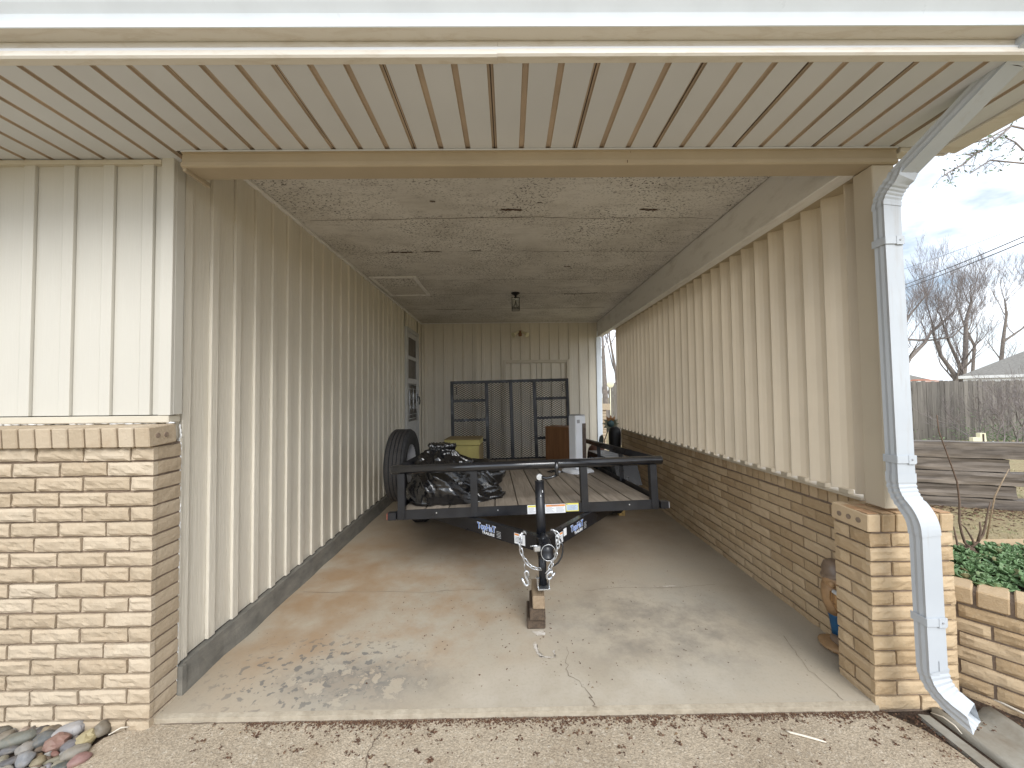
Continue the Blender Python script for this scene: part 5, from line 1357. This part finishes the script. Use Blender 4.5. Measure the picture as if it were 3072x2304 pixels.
# ================================================================ planter, shrub, timber wall
random.seed(12)
pl_ = thing('brick_planter', 'low golden brick planter with a header cap running out from the pillar', 'planter', (2.3, 1.98, -.1))
dU = V((.61, -.792, 0)); nU = V((-.792, -.61, 0)); P0 = V((2.262, 2.035, 0))
mb = MB()
brick_rows(mb, P0, dU, (0, 0, 1), nU, 1.5, .415-BH*8, .415, .05, 9, 4, .010, .0065, 900)
def slabq(mb, a0, a1, o0, o1, z0, z1, mi):
    c = [P0+dU*a+nU*o+V((0, 0, z)) for a in (a0, a1) for o in (o0, o1) for z in (z0, z1)]
    mb.add(c, [(0, 1, 3, 2), (4, 6, 7, 5), (0, 4, 5, 1), (2, 3, 7, 6), (0, 2, 6, 4), (1, 5, 7, 3)], mi)
slabq(mb, -.01, 1.5, -.18, .002, -.15, .42, 1)
mb.build('wall', [M_['brick_r'], M_['mortar']], pl_)
mb = MB(); slabq(mb, 0, 1.5, -.17, .004, .41, .478, 1)
for k in range(13):
    c = P0+dU*(.058+k*.1165)+nU*(-.075)+V((0, 0, .457))
    Mx = Matrix((( dU.x, nU.x, 0, c.x), (dU.y, nU.y, 0, c.y), (0, 0, 1, c.z), (0, 0, 0, 1))) @ Euler((R(random.uniform(2, 5)), R(random.uniform(-1, 1)), R(random.uniform(-1, 1)))).to_matrix().to_4x4()
    mb.cbox(Mx, V((.0515, .095, .040)), .006, 0)
mb.build('cap', [M_['brick_r'], M_['mortar']], pl_)
mb = MB(); mb.add([(2.28, 2.06, .43), (2.45, 2.13, .43), (3.35, .95, .43), (6, .95, .43), (4.5, 2.62, .43), (2.28, 2.62, .43)], [(0, 1, 2, 3, 4, 5)])
mb.build('soil', M_['mulch'], pl_)
mb = MB(); mb.box(2.2, 4.6, 2.62, 2.72, -.1, .45, .004); mb.build('back_wall', M_['brick_r'], pl_)
mb = MB(); random.seed(31)
def rosette(c, s):
    for k in range(11):
        t = k/11; a = k*2.4+random.uniform(-.2, .2); el = .15+1.15*t; L = s*(1-.5*t)
        d = V((math.cos(a)*math.cos(el), math.sin(a)*math.cos(el), math.sin(el))); sd_ = V((-math.sin(a), math.cos(a), 0)); up = d.cross(sd_)*-1
        if up.z < 0: up = -up
        w_ = L*.40; th = L*.09
        o_ = c+d*L*.12+V((0, 0, s*.25*t))
        P = [o_, o_+d*L*.35+sd_*w_*.75+up*th, o_+d*L*.75+sd_*w_+up*th*2.2, o_+d*L*1.02+sd_*w_*.45+up*th*2.6, o_+d*L*1.02-sd_*w_*.45+up*th*2.6, o_+d*L*.75-sd_*w_+up*th*2.2, o_+d*L*.35-sd_*w_*.75+up*th, o_+d*L*.6-up*th*.6]
        Q = [p-up*th*.9 for p in P[:7]]
        mb.add(P+Q, [(0, 1, 7), (1, 2, 7), (2, 3, 7), (3, 4, 7), (4, 5, 7), (5, 6, 7), (6, 0, 7)]+[(i, 8+i, 8+(i+1) % 7, (i+1) % 7) for i in range(7)], 0, False)
cnt = 0
SP = []
for k in range(5000):
    x, y = random.uniform(2.28, 4.6), random.uniform(1.0, 2.62)
    a = (V((x, y, 0))-P0).dot(-nU)
    if a < .145+.02*math.sin(x*30) or y > 2.50: continue
    if (V((x, y))-V((2.93, 2.46))).length < .05: continue
    if x > 3.5 and random.random() < .5: continue
    if any((x-q[0])**2+(y-q[1])**2 < .047**2 for q in SP): continue
    SP.append((x, y)); cnt += 1
    rosette(V((x, y, .425+random.uniform(0, .030)+min(.02, (a-.14)*.12))), random.uniform(.048, .072))
o = mb.build('sedum', M_['sedum'], recalc=False); solo(o, (2.8, 2.1, .43)); struct(o, 'stuff'); o['label'] = 'thick green carpet of succulent rosettes filling the brick planter'
def sc_(p, f=.895): return V((p[0]*f, p[1]*f, 1.5+(p[2]-1.5)*f))
sh = thing('bare_shrub', 'nearly bare shrub with thin brown stems growing behind the succulents', 'shrub', (2.94, 2.46, .43))
mb = MB(); mb.tube([sc_((3.273, 2.75, .29)), sc_((3.28, 2.75, .34)), sc_((3.285, 2.75, .385))], [.030, .026, .020], 8); mb.blob(sc_((3.285, 2.75, .345)), (.03, .03, .04), 8, 10, 8, .25, 3); mb.tube([sc_((3.27, 2.75, .34)), sc_((3.245, 2.75, .37)), sc_((3.235, 2.75, .38))], [.016, .012, .008], 6); mb.build('stump', M_['stem'], sh)
for pts in ([(3.287, 2.75, .379), (3.25, 2.75, .415), (3.231, 2.75, .483), (3.218, 2.75, .56), (3.222, 2.75, .629), (3.226, 2.75, .71), (3.215, 2.75, .847), (3.182, 2.75, .956), (3.135, 2.75, 1.10), (3.099, 2.75, 1.212), (3.09, 2.75, 1.33)],
            [(3.30, 2.75, .38), (3.345, 2.75, .42), (3.385, 2.75, .47), (3.405, 2.75, .53), (3.413, 2.75, .572), (3.433, 2.75, .648), (3.45, 2.75, .70)],
            [(3.295, 2.75, .385), (3.321, 2.75, .401), (3.30, 2.75, .45), (3.26, 2.75, .52), (3.21, 2.75, .564)],
            [(3.225, 2.75, .33), (3.20, 2.75, .38), (3.19, 2.75, .44), (3.175, 2.75, .53)], [(3.26, 2.75, .36), (3.22, 2.75, .385), (3.18, 2.75, .40)],
            [(3.345, 2.75, .42), (3.37, 2.75, .50), (3.365, 2.75, .56)]):
    mb = MB(); n_ = len(pts); mb.tube([sc_(p) for p in pts], [.0075*(1-.7*i/n_) for i in range(n_)], 6); 
    for i in range(2, n_-1, 2):
        p = sc_(pts[i]); mb.tube([p, p+V((random.uniform(-.02, .02), random.uniform(-.02, .02), .02))], [.002, .001], 4)
    mb.build('stem', M_['stem'], sh)
mb = MB(); mb.tube([(4.45, 3.62, -.05), (4.56, 3.6, .505), (4.63, 3.6, .63), (4.71, 3.6, .76)], [.007, .006, .005, .003], 6)
o = mb.build('dry_stalk', M_['block']); solo(o, (4.45, 3.62, -.05)); tag(o, 'single pale dry stalk leaning in front of the timber wall', 'stalk')

TO = V((4.3, 5.48, 0)); TD = V((.945, -.327, 0)); TN = V((-.327, -.945, 0))
tm_ = M_['tie']
def tie(lab, s0, s1, z0, z1, off):
    mb = MB(); n_ = int((s1-s0)/.05); L = s1-s0; dpt = .17
    ring = [(0, 0), (0, .25), (0, .5), (0, .75), (0, 1), (.5, 1), (1, 1), (1, .5), (1, 0), (.5, 0)]
    vs = []
    for i in range(n_+1):
        t = L*i/n_
        for a, c in ring:
            q = V((t*1.2+off*17, a*3, (z0+c*(z1-z0))*16)); k = noise.fractal(q, .8, 2, 4)
            fine = noise.noise(V((t*5, a*4, (z0+c*(z1-z0))*60+off)))
            fr = .016*k+.008*fine if a == 0 else .010*k
            zz = c*(z1-z0-.006)+.003+ (.006*noise.noise(V((t*2.5, off*3, c*5))))
            vs.append(V((t, -(fr) + a*dpt*1.0 if True else 0, zz)))
    m = len(ring)
    mb.add(vs, [(i*m+j, i*m+(j+1) % m, (i+1)*m+(j+1) % m, (i+1)*m+j) for i in range(n_) for j in range(m)])
    mb.add(vs[:m], [list(range(m))[::-1]]); mb.add(vs[-m:], [list(range(m))])
    o = mb.build('railroad_tie', tm_)
    p = TO+TD*s0-TN*off+V((0, 0, z0)); o.location = p; o.rotation_euler = (0, 0, math.atan2(TD.y, TD.x)); WM[o] = o.matrix_world.copy()
    return tag(o, lab, 'timber', 'weathered timbers of the low wall by the fence')
H_ = .168
tie('weathered top timber of the low timber wall in the side yard', -.3, 3.3, 4*H_-.04, 5*H_, 0.0)
tie('short second timber from the top of the low timber wall', -.2, 2.11, 3*H_-.04, 4*H_-.045, .02)
tie('middle timber of the low timber wall, lying under the short one', -.1, 3.2, 2*H_-.04, 3*H_-.045, -.012)
tie('dark fourth timber from the top with a broken square end', -.25, 2.16, H_-.04, 2*H_-.045, .015)
tie('lowest timber of the low timber wall resting on the ground', -.2, 3.4, -.06, H_-.045, -.02)

# grass
random.seed(8); mb = MB()
for k in range(9000):
    x = random.uniform(3.2, 9.5); y = random.uniform(2.7, 8.5)
    d = (V((x, y, 0))-TO)
    if d.dot(-TN) > -.05 and d.dot(-TN) < .22 and d.dot(TD) > -.4: continue
    g = noise.noise(V((x*1.7, y*1.7, 4)))
    h = random.uniform(.012, .035)*(1.6 if g > .25 else 1); a = random.uniform(0, 6.3); z = gz(x, y)-.003
    s_ = .0035 + .002*(y > 5)
    p = V((x, y, z)); u = V((math.cos(a), math.sin(a), 0))*s_; t = V((random.uniform(-1, 1), random.uniform(-1, 1), 0))*h*.9+V((0, 0, h))
    mb.add([p-u, p+u, p+t], [(0, 1, 2)])
o = mb.build('dry_grass', M_['grass'], recalc=False); solo(o, (5, 4, -.05)); struct(o, 'stuff'); o['label'] = 'thin dry winter grass with green tufts in the side yard'

random.seed(55); mb = MB()
for k in range(1500):
    t = random.uniform(-.2, 3.2); d_ = random.expovariate(1/.35)
    if d_ > 1.8: continue
    p = TO+TD*t+TN*(d_+.02); bit(p.x, p.y, gz(p.x, p.y), random.uniform(.010, .026))
for k in range(260):
    x, y = random.uniform(5.6, 7.2), random.uniform(5.0, 6.2); bit(x, y, gz(x, y)+.02, random.uniform(.02, .04))
o = mb.build('yard_litter', M_['litter'], recalc=False); solo(o, (5.5, 4.7, -.05)); struct(o, 'stuff'); o['label'] = 'brown fallen leaves on the dry ground before the timber wall'

# ================================================================ fence, far houses, trees, wires
random.seed(14)
fn = thing('picket_fence', 'weathered grey wooden privacy fence across the side yard', 'fence', (13, 11.5, -.05))
mb = MB(); x = 3.0
while x < 24:
    w_ = random.uniform(.125, .148); h = 1.80+random.uniform(-.02, .03); tilt = random.uniform(-.006, .006); y = 11.5+random.uniform(-.006, .006)
    prof = [(x, -.05), (x+w_, -.05), (x+w_+tilt, h-.03), (x+w_-.025+tilt, h), (x+.025+tilt, h), (x+tilt, h-.03)]
    mb.extrude(prof, lambda q, t: V((q[0], t, q[1])), y, y+.016)
    if random.random() < .5:
        kx, kz = x+w_*random.uniform(.3, .7), random.uniform(.3, 1.6); mb.add([(kx+.012*math.cos(a), y-.001, kz+.016*math.sin(a)) for a in [i*.785 for i in range(8)]], [list(range(8))], 1)
    x += w_+random.uniform(.003, .012)
mb.build('pickets', [M_['fence'], M_['dark_gap']], fn)
for z in (.35, .95, 1.55):
    mb = MB(); mb.box(3, 24, 11.52, 11.56, z-.045, z+.045); mb.build('rail', M_['fence'], fn)
for k in range(9):
    mb = MB(); mb.box(3.2+k*2.4, 3.3+k*2.4, 11.565, 11.66, -.1, 1.78); mb.build('post', M_['fence'], fn)
pc = thing('plastic_panel', 'cream plastic stepped panel with a dark slot standing behind the timber wall', 'panel', (11.1, 9.0, -.05))
mb = MB(); prof = [(10.93, -.05), (11.34, -.05), (11.30, .22), (11.25, .30), (11.235, .50), (11.10, .50), (11.10, .40), (10.93, .40)]
mb.extrude(prof, lambda q, t: V((q[0], t, q[1])), 8.98, 9.06); mb.build('body', M_['cream'], pc)
mb = MB(); mb.box(11.15, 11.19, 8.972, 8.979, .18, .48); mb.build('slot', M_['dark_gap'], pc)
gl_ = MB(); gl_.lathe([(0, -.05), (.03, -.05), (.03, .14), (.085, .16), (.09, .18), (.05, .20), (.075, .215), (.078, .235), (.04, .25), (.05, .265), (.03, .29), (.006, .31), (0, .31)], Matrix.Translation((11.43, 9.0, 0)), 16, 0)
o = gl_.build('garden_light', M_['grey_plastic']); solo(o, (11.43, 9.0, -.05)); tag(o, 'small tiered garden light just right of the cream panel', 'garden light')

def hip_house(name, lab, x0, x1, y0, y1, ze, zr, inset, wallm, rz=0):
    XF = Matrix.Translation((x0, y0, 0)) @ Matrix.Rotation(R(rz), 4, 'Z') @ Matrix.Translation((-x0, -y0, 0))
    h = thing(name, lab, 'house', ((x0+x1)/2, (y0+y1)/2, 0))
    mb = MB(); mb.box(x0+.4, x1-.4, y0+.4, y1-.4, -.1, ze-.05); mb.xf(XF).build('wall', wallm, h)
    ym = (y0+y1)/2
    mb = MB(); mb.add([(x0, y0, ze), (x1, y0, ze), (x1, y1, ze), (x0, y1, ze), (x0+inset, ym, zr), (x1-inset, ym, zr)], [(0, 1, 5, 4), (1, 2, 5), (2, 3, 4, 5), (3, 0, 4)]); r_ = mb.xf(XF).build('roof', M_['shingle'], h)
    mb = MB(); mb.box(x0-.02, x1+.02, y0-.06, y0-.001, ze-.16, ze-.01); mb.box(x0-.06, x0-.021, y0-.05, y1, ze-.16, ze-.01); mb.xf(XF).build('gutter', M_['far_white'], h)
    mb = MB(); mb.box(x0+.1, x1-.1, y0+.05, y0+.35, ze-.45, ze-.17); mb.xf(XF).build('eave_board', M_['far_white'], h)
    return h
hip_house('neighbour_house', 'grey hip roofed house with white eaves behind the fence', 23.8, 37, 20, 29, 2.30, 4.75, 4.2, M_['far_wall'], -52)
hip_house('neighbour_house', 'distant dark roofed house low behind the fence beside the downspout', 15, 28.9, 26, 33, 2.30, 4.2, 3.5, M_['far_wall'])
o = MB(); o.add([(23.6, 21.5, 2.02), (25.2, 21.5, 2.02), (25.2, 23.5, 2.02), (23.6, 23.5, 2.02), (24.0, 22.5, 2.22), (24.8, 22.5, 2.22)], [(0, 1, 5, 4), (1, 2, 5), (2, 3, 4, 5), (3, 0, 4)]); o.box(23.4, 25.0, 21.7, 23.3, -.1, 2.1, 0, 1)
o = o.build('garden_shed', [M_['far_brick'], M_['far_wall']]); solo(o, (24.2, 22.5, -.1)); tag(o, 'small shed with a rust red roof between the two far houses', 'shed')

def grow(mbt, mbc, p, d, L, r, depth, seed, bend=.22, upw=.12, minr=.010):
    """limbs into mbt, twigs into mbc"""
    seg = 5 if depth > 1 else 4; pts = [V(p)]; rs = [r]; q = V(p); dd = V(d).normalized()
    for i in range(seg):
        dd = (dd+V((random.uniform(-bend, bend), random.uniform(-bend, bend), random.uniform(-bend*.6, bend)+upw*.4))).normalized()
        q = q+dd*(L/seg); pts.append(q.copy()); rs.append(max(minr*.6, r*(1-.62*(i+1)/seg)))
    (mbt if r > .055 else mbc).tube(pts, rs, 7 if r > .08 else (4 if r > .03 else 3), 0, False, True)
    if depth <= 0: return
    nk = {5: 3, 4: 3, 3: 4, 2: 3, 1: 3}.get(depth, 3)
    for k in range(nk):
        t = .35+.65*(k+random.random()*.8)/nk; t = min(t, .99); i = min(int(t*seg), seg-1); a = pts[i].lerp(pts[i+1], t*seg-i)
        dl = (pts[i+1]-pts[i]).normalized(); o_ = V((random.uniform(-1, 1), random.uniform(-1, 1), random.uniform(-.2, .9))); nd = (dl*.75+o_*.75+V((0, 0, upw))).normalized()
        grow(mbt, mbc, a, nd, L*random.uniform(.52, .74), max(minr, rs[i]*random.uniform(.45, .62)), depth-1, seed, bend*1.08, upw, minr)
    grow(mbt, mbc, pts[-1], dd, L*.62, max(minr, rs[-1]*.95), depth-1, seed, bend, upw, minr)
def bare_tree(lab, base, stems, seed, depth=4, minr=.0075, group='bare trees behind the fence'):
    random.seed(seed); t = thing('bare_tree', lab, 'tree', base, group=group); a, c = MB(), MB()
    for pts, r0, r1 in stems:
        n_ = len(pts); P = [V(p) for p in pts]; r0 *= .58; r1 *= .6; a.tube(P, [r0+(r1-r0)*i/(n_-1) for i in range(n_)], 9, 0, False)
        for i in range(1, n_):
            dl = (P[i]-P[i-1]); L = dl.length; dl.normalize(); rr = r0+(r1-r0)*i/(n_-1)
            for k in range(2 if i < n_-1 else 3):
                nd = (dl*.7+V((random.uniform(-1, 1), random.uniform(-1, 1), random.uniform(-.1, .8)))*.8).normalized()
                grow(a, c, P[i].lerp(P[i-1], random.uniform(0, .5)), nd, random.uniform(1.5, 2.3), rr*random.uniform(.4, .6), depth-1, seed, .2, .16, minr)
        grow(a, c, P[-1], (P[-1]-P[-2]), 2.0, r1*.9, depth-1, seed, .2, .2, minr)
    a.build('trunk', M_['bark'], t, recalc=False); c.build('twigs', M_['twig'], t, recalc=False)
    return t
bare_tree('big bare tree with two forking trunks left of the grey hip roof', (33.4, 28, -.1), [([(33.45, 28, -.1), (33.5, 28, 2.6), (33.8, 28, 4.1), (34.2, 28.2, 6.7), (34.45, 28, 8.2)], .42, .10), ([(33.1, 28, -.1), (32.95, 28, 2.7), (31.97, 28, 4.1), (31.57, 28, 5.3), (31.2, 27.8, 6.6)], .30, .08), ([(33.5, 28, 3.0), (33.0, 28.4, 5.4), (32.3, 28.2, 7.1)], .20, .07)], 3)
bare_tree('bare tree reaching a heavy limb out from behind the downspout', (28.6, 27.6, -.1), [([(28.4, 27.8, -.1), (28.6, 27.8, 2.6), (29.6, 28, 3.95), (30.8, 28, 5.1), (31.3, 28, 5.9), (32.9, 28, 7.2)], .36, .08), ([(28.7, 28, 4.6), (29.6, 28, 5.35), (31.0, 28, 5.25), (32.9, 28, 5.5), (34.0, 28, 6.6)], .16, .06), ([(28.6, 27.9, 2.8), (28.8, 28, 5.5), (29.8, 28, 7.2), (31.2, 28, 8.8)], .24, .06)], 5)
bare_tree('slim dark leaning bare tree at the left end of the grey roof', (36.4, 30, -.1), [([(37.6, 31, -.1), (38.2, 31, 5.2), (37.5, 31, 6.7), (37.0, 31, 8.4)], .22, .06)], 7)
bare_tree('bare tree standing up behind the middle of the grey roof', (39.6, 31, -.1), [([(39.8, 31, -.1), (40.6, 31, 5.6), (41.0, 31, 7.7), (40.9, 31, 9.0)], .26, .07), ([(40.6, 31, 5.5), (42.3, 31, 6.6), (43.5, 31, 8.0)], .16, .05)], 9)
bare_tree('farthest bare tree at the edge of the grey roof', (47, 33, -.1), [([(47, 33, -.1), (47, 33, 5.0), (47.4, 33, 7.8)], .30, .08)], 12, 4, .0085)
bare_tree('bare tree seen through the gap past the louvers', (3.9, 15.5, -.1), [([(3.95, 15.5, -.1), (3.9, 15.5, 1.6), (3.85, 15.5, 3.4)], .26, .10), ([(4.7, 16.0, -.1), (4.5, 16.0, 2.4), (4.2, 15.8, 3.9)], .15, .06)], 15, 3, .012)
# leafing tree whose tips hang into view above the wires
random.seed(19)
lt = thing('budding_tree', 'tree with young leaves whose branch tips hang beyond the roof corner', 'tree', (13.5, 8.6, -.1))
a, c, f = MB(), MB(), MB()
a.tube([(13.6, 8.6, -.1), (13.5, 8.6, 2.2), (13.3, 8.5, 4.5), (13.0, 8.4, 7.2), (12.8, 8.3, 9.0)], [.26, .22, .18, .13, .06], 10, 0, False)
LIMBS = [[(13.1, 8.4, 6.6), (12.0, 8.2, 7.15), (10.9, 8, 7.2), (10.36, 8, 6.92), (10.0, 8, 6.82), (9.4, 8, 6.70), (8.77, 8, 6.56), (8.45, 8, 6.52)], [(10.9, 8.0, 7.2), (10.6, 8, 6.95), (10.16, 8, 6.62), (9.9, 8, 6.58)], [(13.2, 8.4, 5.9), (12.2, 8.1, 6.5), (11.13, 8, 6.66), (10.96, 8, 6.84), (10.75, 8, 6.95)],
         [(10.16, 8, 6.66), (9.8, 8, 6.36), (9.5, 8, 6.20), (9.35, 8, 6.10)], [(12.2, 8.1, 6.5), (11.4, 8, 6.35), (10.4, 8, 6.45), (9.95, 8, 6.17)]]
def leaf(p, s):
    d = V((random.uniform(-1, 1), random.uniform(-1, 1), random.uniform(-1.2, .3))).normalized(); e = d.orthogonal().normalized()*s*.4
    f.add([p, p+d*s*.45+e, p+d*s, p+d*s*.45-e], [(0, 1, 2, 3)])
for P in LIMBS:
    P = [V(p) for p in P]; n_ = len(P); c.tube(P, [.018*(1-.8*i/n_)+.005 for i in range(n_)], 5, 0, False)
    for i in range(max(1, n_-4), n_):
        for k in range(5):
            q = P[i].lerp(P[i-1], random.random()); e = q+V((random.uniform(-.25, .25), random.uniform(-.2, .2), random.uniform(-.22, .12)))
            c.tube([q, q.lerp(e, .5)+V((0, 0, .03)), e], [.008, .006, .004], 3, 0, False)
            for m in range(4): leaf(e+V((random.uniform(-.06, .06), random.uniform(-.06, .06), random.uniform(-.06, .06))), random.uniform(.05, .10))
a.build('trunk', M_['bark'], lt, recalc=False); c.build('branches', M_['twig'], lt, recalc=False); f.build('leaves', M_['leafy'], lt, recalc=False)
# tangled bush in front of the fence
random.seed(23)
bu = thing('tangled_bush', 'tangled bare bush in front of the right part of the fence', 'bush', (13.0, 9.9, -.05)); a, c = MB(), MB()
for k in range(13):
    bx, by = 12.7+random.uniform(-.5, 1.6), 10.0+random.uniform(-.5, .5)
    grow(c, c, (bx, by, -.05), (random.uniform(-.9, .5), random.uniform(-.4, .2), 1), random.uniform(.7, 1.1), .022, 3, 1, .35, .05, .0045)
c.build('branches', M_['twig'], bu, recalc=False)
f = MB()
for k in range(1500):
    x = random.gauss(13.4, .75); z = abs(random.gauss(0, .33)); p = V((x, 10.3+random.uniform(-.4, .6), z))
    leaf(p, random.uniform(.03, .06))
f.build('leaves', M_['leafy'], bu, recalc=False)
# overhead wires
for lab, pl, pr, r in (('upper of the two close overhead wires beyond the downspout', (31.6, 30, 10.0), (22.09, 16, 8.045), .024), ('lower of the two close overhead wires beyond the downspout', (31.62, 30, 9.74), (22.07, 16, 7.805), .024), ('thin overhead wire above the other two wires', (31.69, 30, 11.3), (22.11, 16, 8.546), .011)):
    a, c_ = V(pl), V(pr); d = a-c_; p0, p1 = c_-d*.62, a+d*.75
    mb = MB(); pts = []
    for i in range(25):
        t = i/24; p = p0.lerp(p1, t); p.z += -.35*(4*t*(1-t)) + .30; pts.append(p)
    mb.tube(pts, r, 5, 0, False); o = mb.build('overhead_wire', M_['iron']); solo(o, pts[0]); tag(o, lab, 'wire', 'overhead wires')
mb = MB(); mb.lathe([(0, 0), (.09, .0), (.10, .008), (.10, .02), (.09, .025), (0, .025)], Matrix.Translation((2.92, 11.0, 1.80)) @ Matrix.Rotation(R(90), 4, 'X'), 24); mb.tube([(2.92, 11.01, 1.72), (2.92, 11.01, -.06)], .012, 8)
o = mb.build('yard_ornament', M_['cream']); solo(o, (2.92, 11, -.06)); tag(o, 'round cream disc on a stake seen past the end of the louvers', 'garden ornament')

# ================================================================ sky, sun, camera
w = bpy.data.worlds.new('World'); scene.world = w; w.use_nodes = True
n, l = w.node_tree.nodes, w.node_tree.links
bg = n['Background']
sky = n.new('ShaderNodeTexSky'); sky.sky_type = 'NISHITA'; sky.sun_disc = False
SUN_EL, SUN_AZ = R(38), R(163)          # azimuth from +Y, clockwise: behind the camera, to the right
sky.sun_elevation = SUN_EL; sky.sun_rotation = SUN_AZ
tc = n.new('ShaderNodeTexCoord'); mp = n.new('ShaderNodeMapping'); mp.inputs['Scale'].default_value = (1, 1, 2.2); l.new(tc.outputs['Generated'], mp.inputs[0])
nz = n.new('ShaderNodeTexNoise'); nz.inputs['Scale'].default_value = 2.1; nz.inputs['Detail'].default_value = 7; nz.inputs['Roughness'].default_value = 0.55; nz.inputs['Distortion'].default_value = 0.3
l.new(mp.outputs[0], nz.inputs['Vector'])
cr = n.new('ShaderNodeValToRGB'); cr.color_ramp.elements[0].position = 0.32; cr.color_ramp.elements[1].position = 0.51; l.new(nz.outputs['Fac'], cr.inputs[0])
nz2 = n.new('ShaderNodeTexNoise'); nz2.inputs['Scale'].default_value = 4.5; nz2.inputs['Detail'].default_value = 6; l.new(mp.outputs[0], nz2.inputs['Vector'])
cc = n.new('ShaderNodeValToRGB'); cc.color_ramp.elements[0].position = 0.34; cc.color_ramp.elements[0].color = (8.6, 9.6, 11.3, 1); cc.color_ramp.elements[1].position = 0.62; cc.color_ramp.elements[1].color = (13.6, 14.3, 15.2, 1); l.new(nz2.outputs['Fac'], cc.inputs[0])
mx = n.new('ShaderNodeMix'); mx.data_type = 'RGBA'
l.new(cr.outputs[0], mx.inputs['Factor']); l.new(sky.outputs[0], mx.inputs['A']); l.new(cc.outputs[0], mx.inputs['B'])
l.new(mx.outputs['Result'], bg.inputs['Color']); bg.inputs['Strength'].default_value = 0.085

sl = bpy.data.lights.new('sun', 'SUN'); sl.energy = 1.5; sl.angle = R(32); sl.color = (1, 0.985, 0.96)
so = bpy.data.objects.new('sun', sl); COL.objects.link(so)
sd = V((math.sin(SUN_AZ)*math.cos(SUN_EL), math.cos(SUN_AZ)*math.cos(SUN_EL), math.sin(SUN_EL)))
so.rotation_euler = sd.to_track_quat('Z', 'Y').to_euler(); so.location = (0, -6, 12)

cam = bpy.data.cameras.new('camera'); co = bpy.data.objects.new('camera', cam); COL.objects.link(co)
yaw, pitch, roll = .0085, .031, .011
F = V((math.sin(yaw), math.cos(yaw), 0)); Rr = V((math.cos(yaw), -math.sin(yaw), 0)); U = V((0, 0, 1))
F2 = F*math.cos(pitch)+U*math.sin(pitch); U2 = U*math.cos(pitch)-F*math.sin(pitch)
R3 = Rr*math.cos(roll)-U2*math.sin(roll); U3 = U2*math.cos(roll)+Rr*math.sin(roll)
co.matrix_world = Matrix(((R3.x, U3.x, -F2.x, 0), (R3.y, U3.y, -F2.y, 0), (R3.z, U3.z, -F2.z, 1.5), (0, 0, 0, 1)))
cam.sensor_width = 36; cam.lens = 36*1150/3072; cam.clip_start = 0.05; cam.clip_end = 1000
scene.camera = co
vs_ = scene.view_settings; vs_.view_transform = 'Standard'; vs_.look = 'None'; vs_.exposure = 0.82; vs_.gamma = 1
scene.render.engine = 'CYCLES'; scene.cycles.use_denoising = True; scene.cycles.max_bounces = 8; scene.cycles.diffuse_bounces = 5
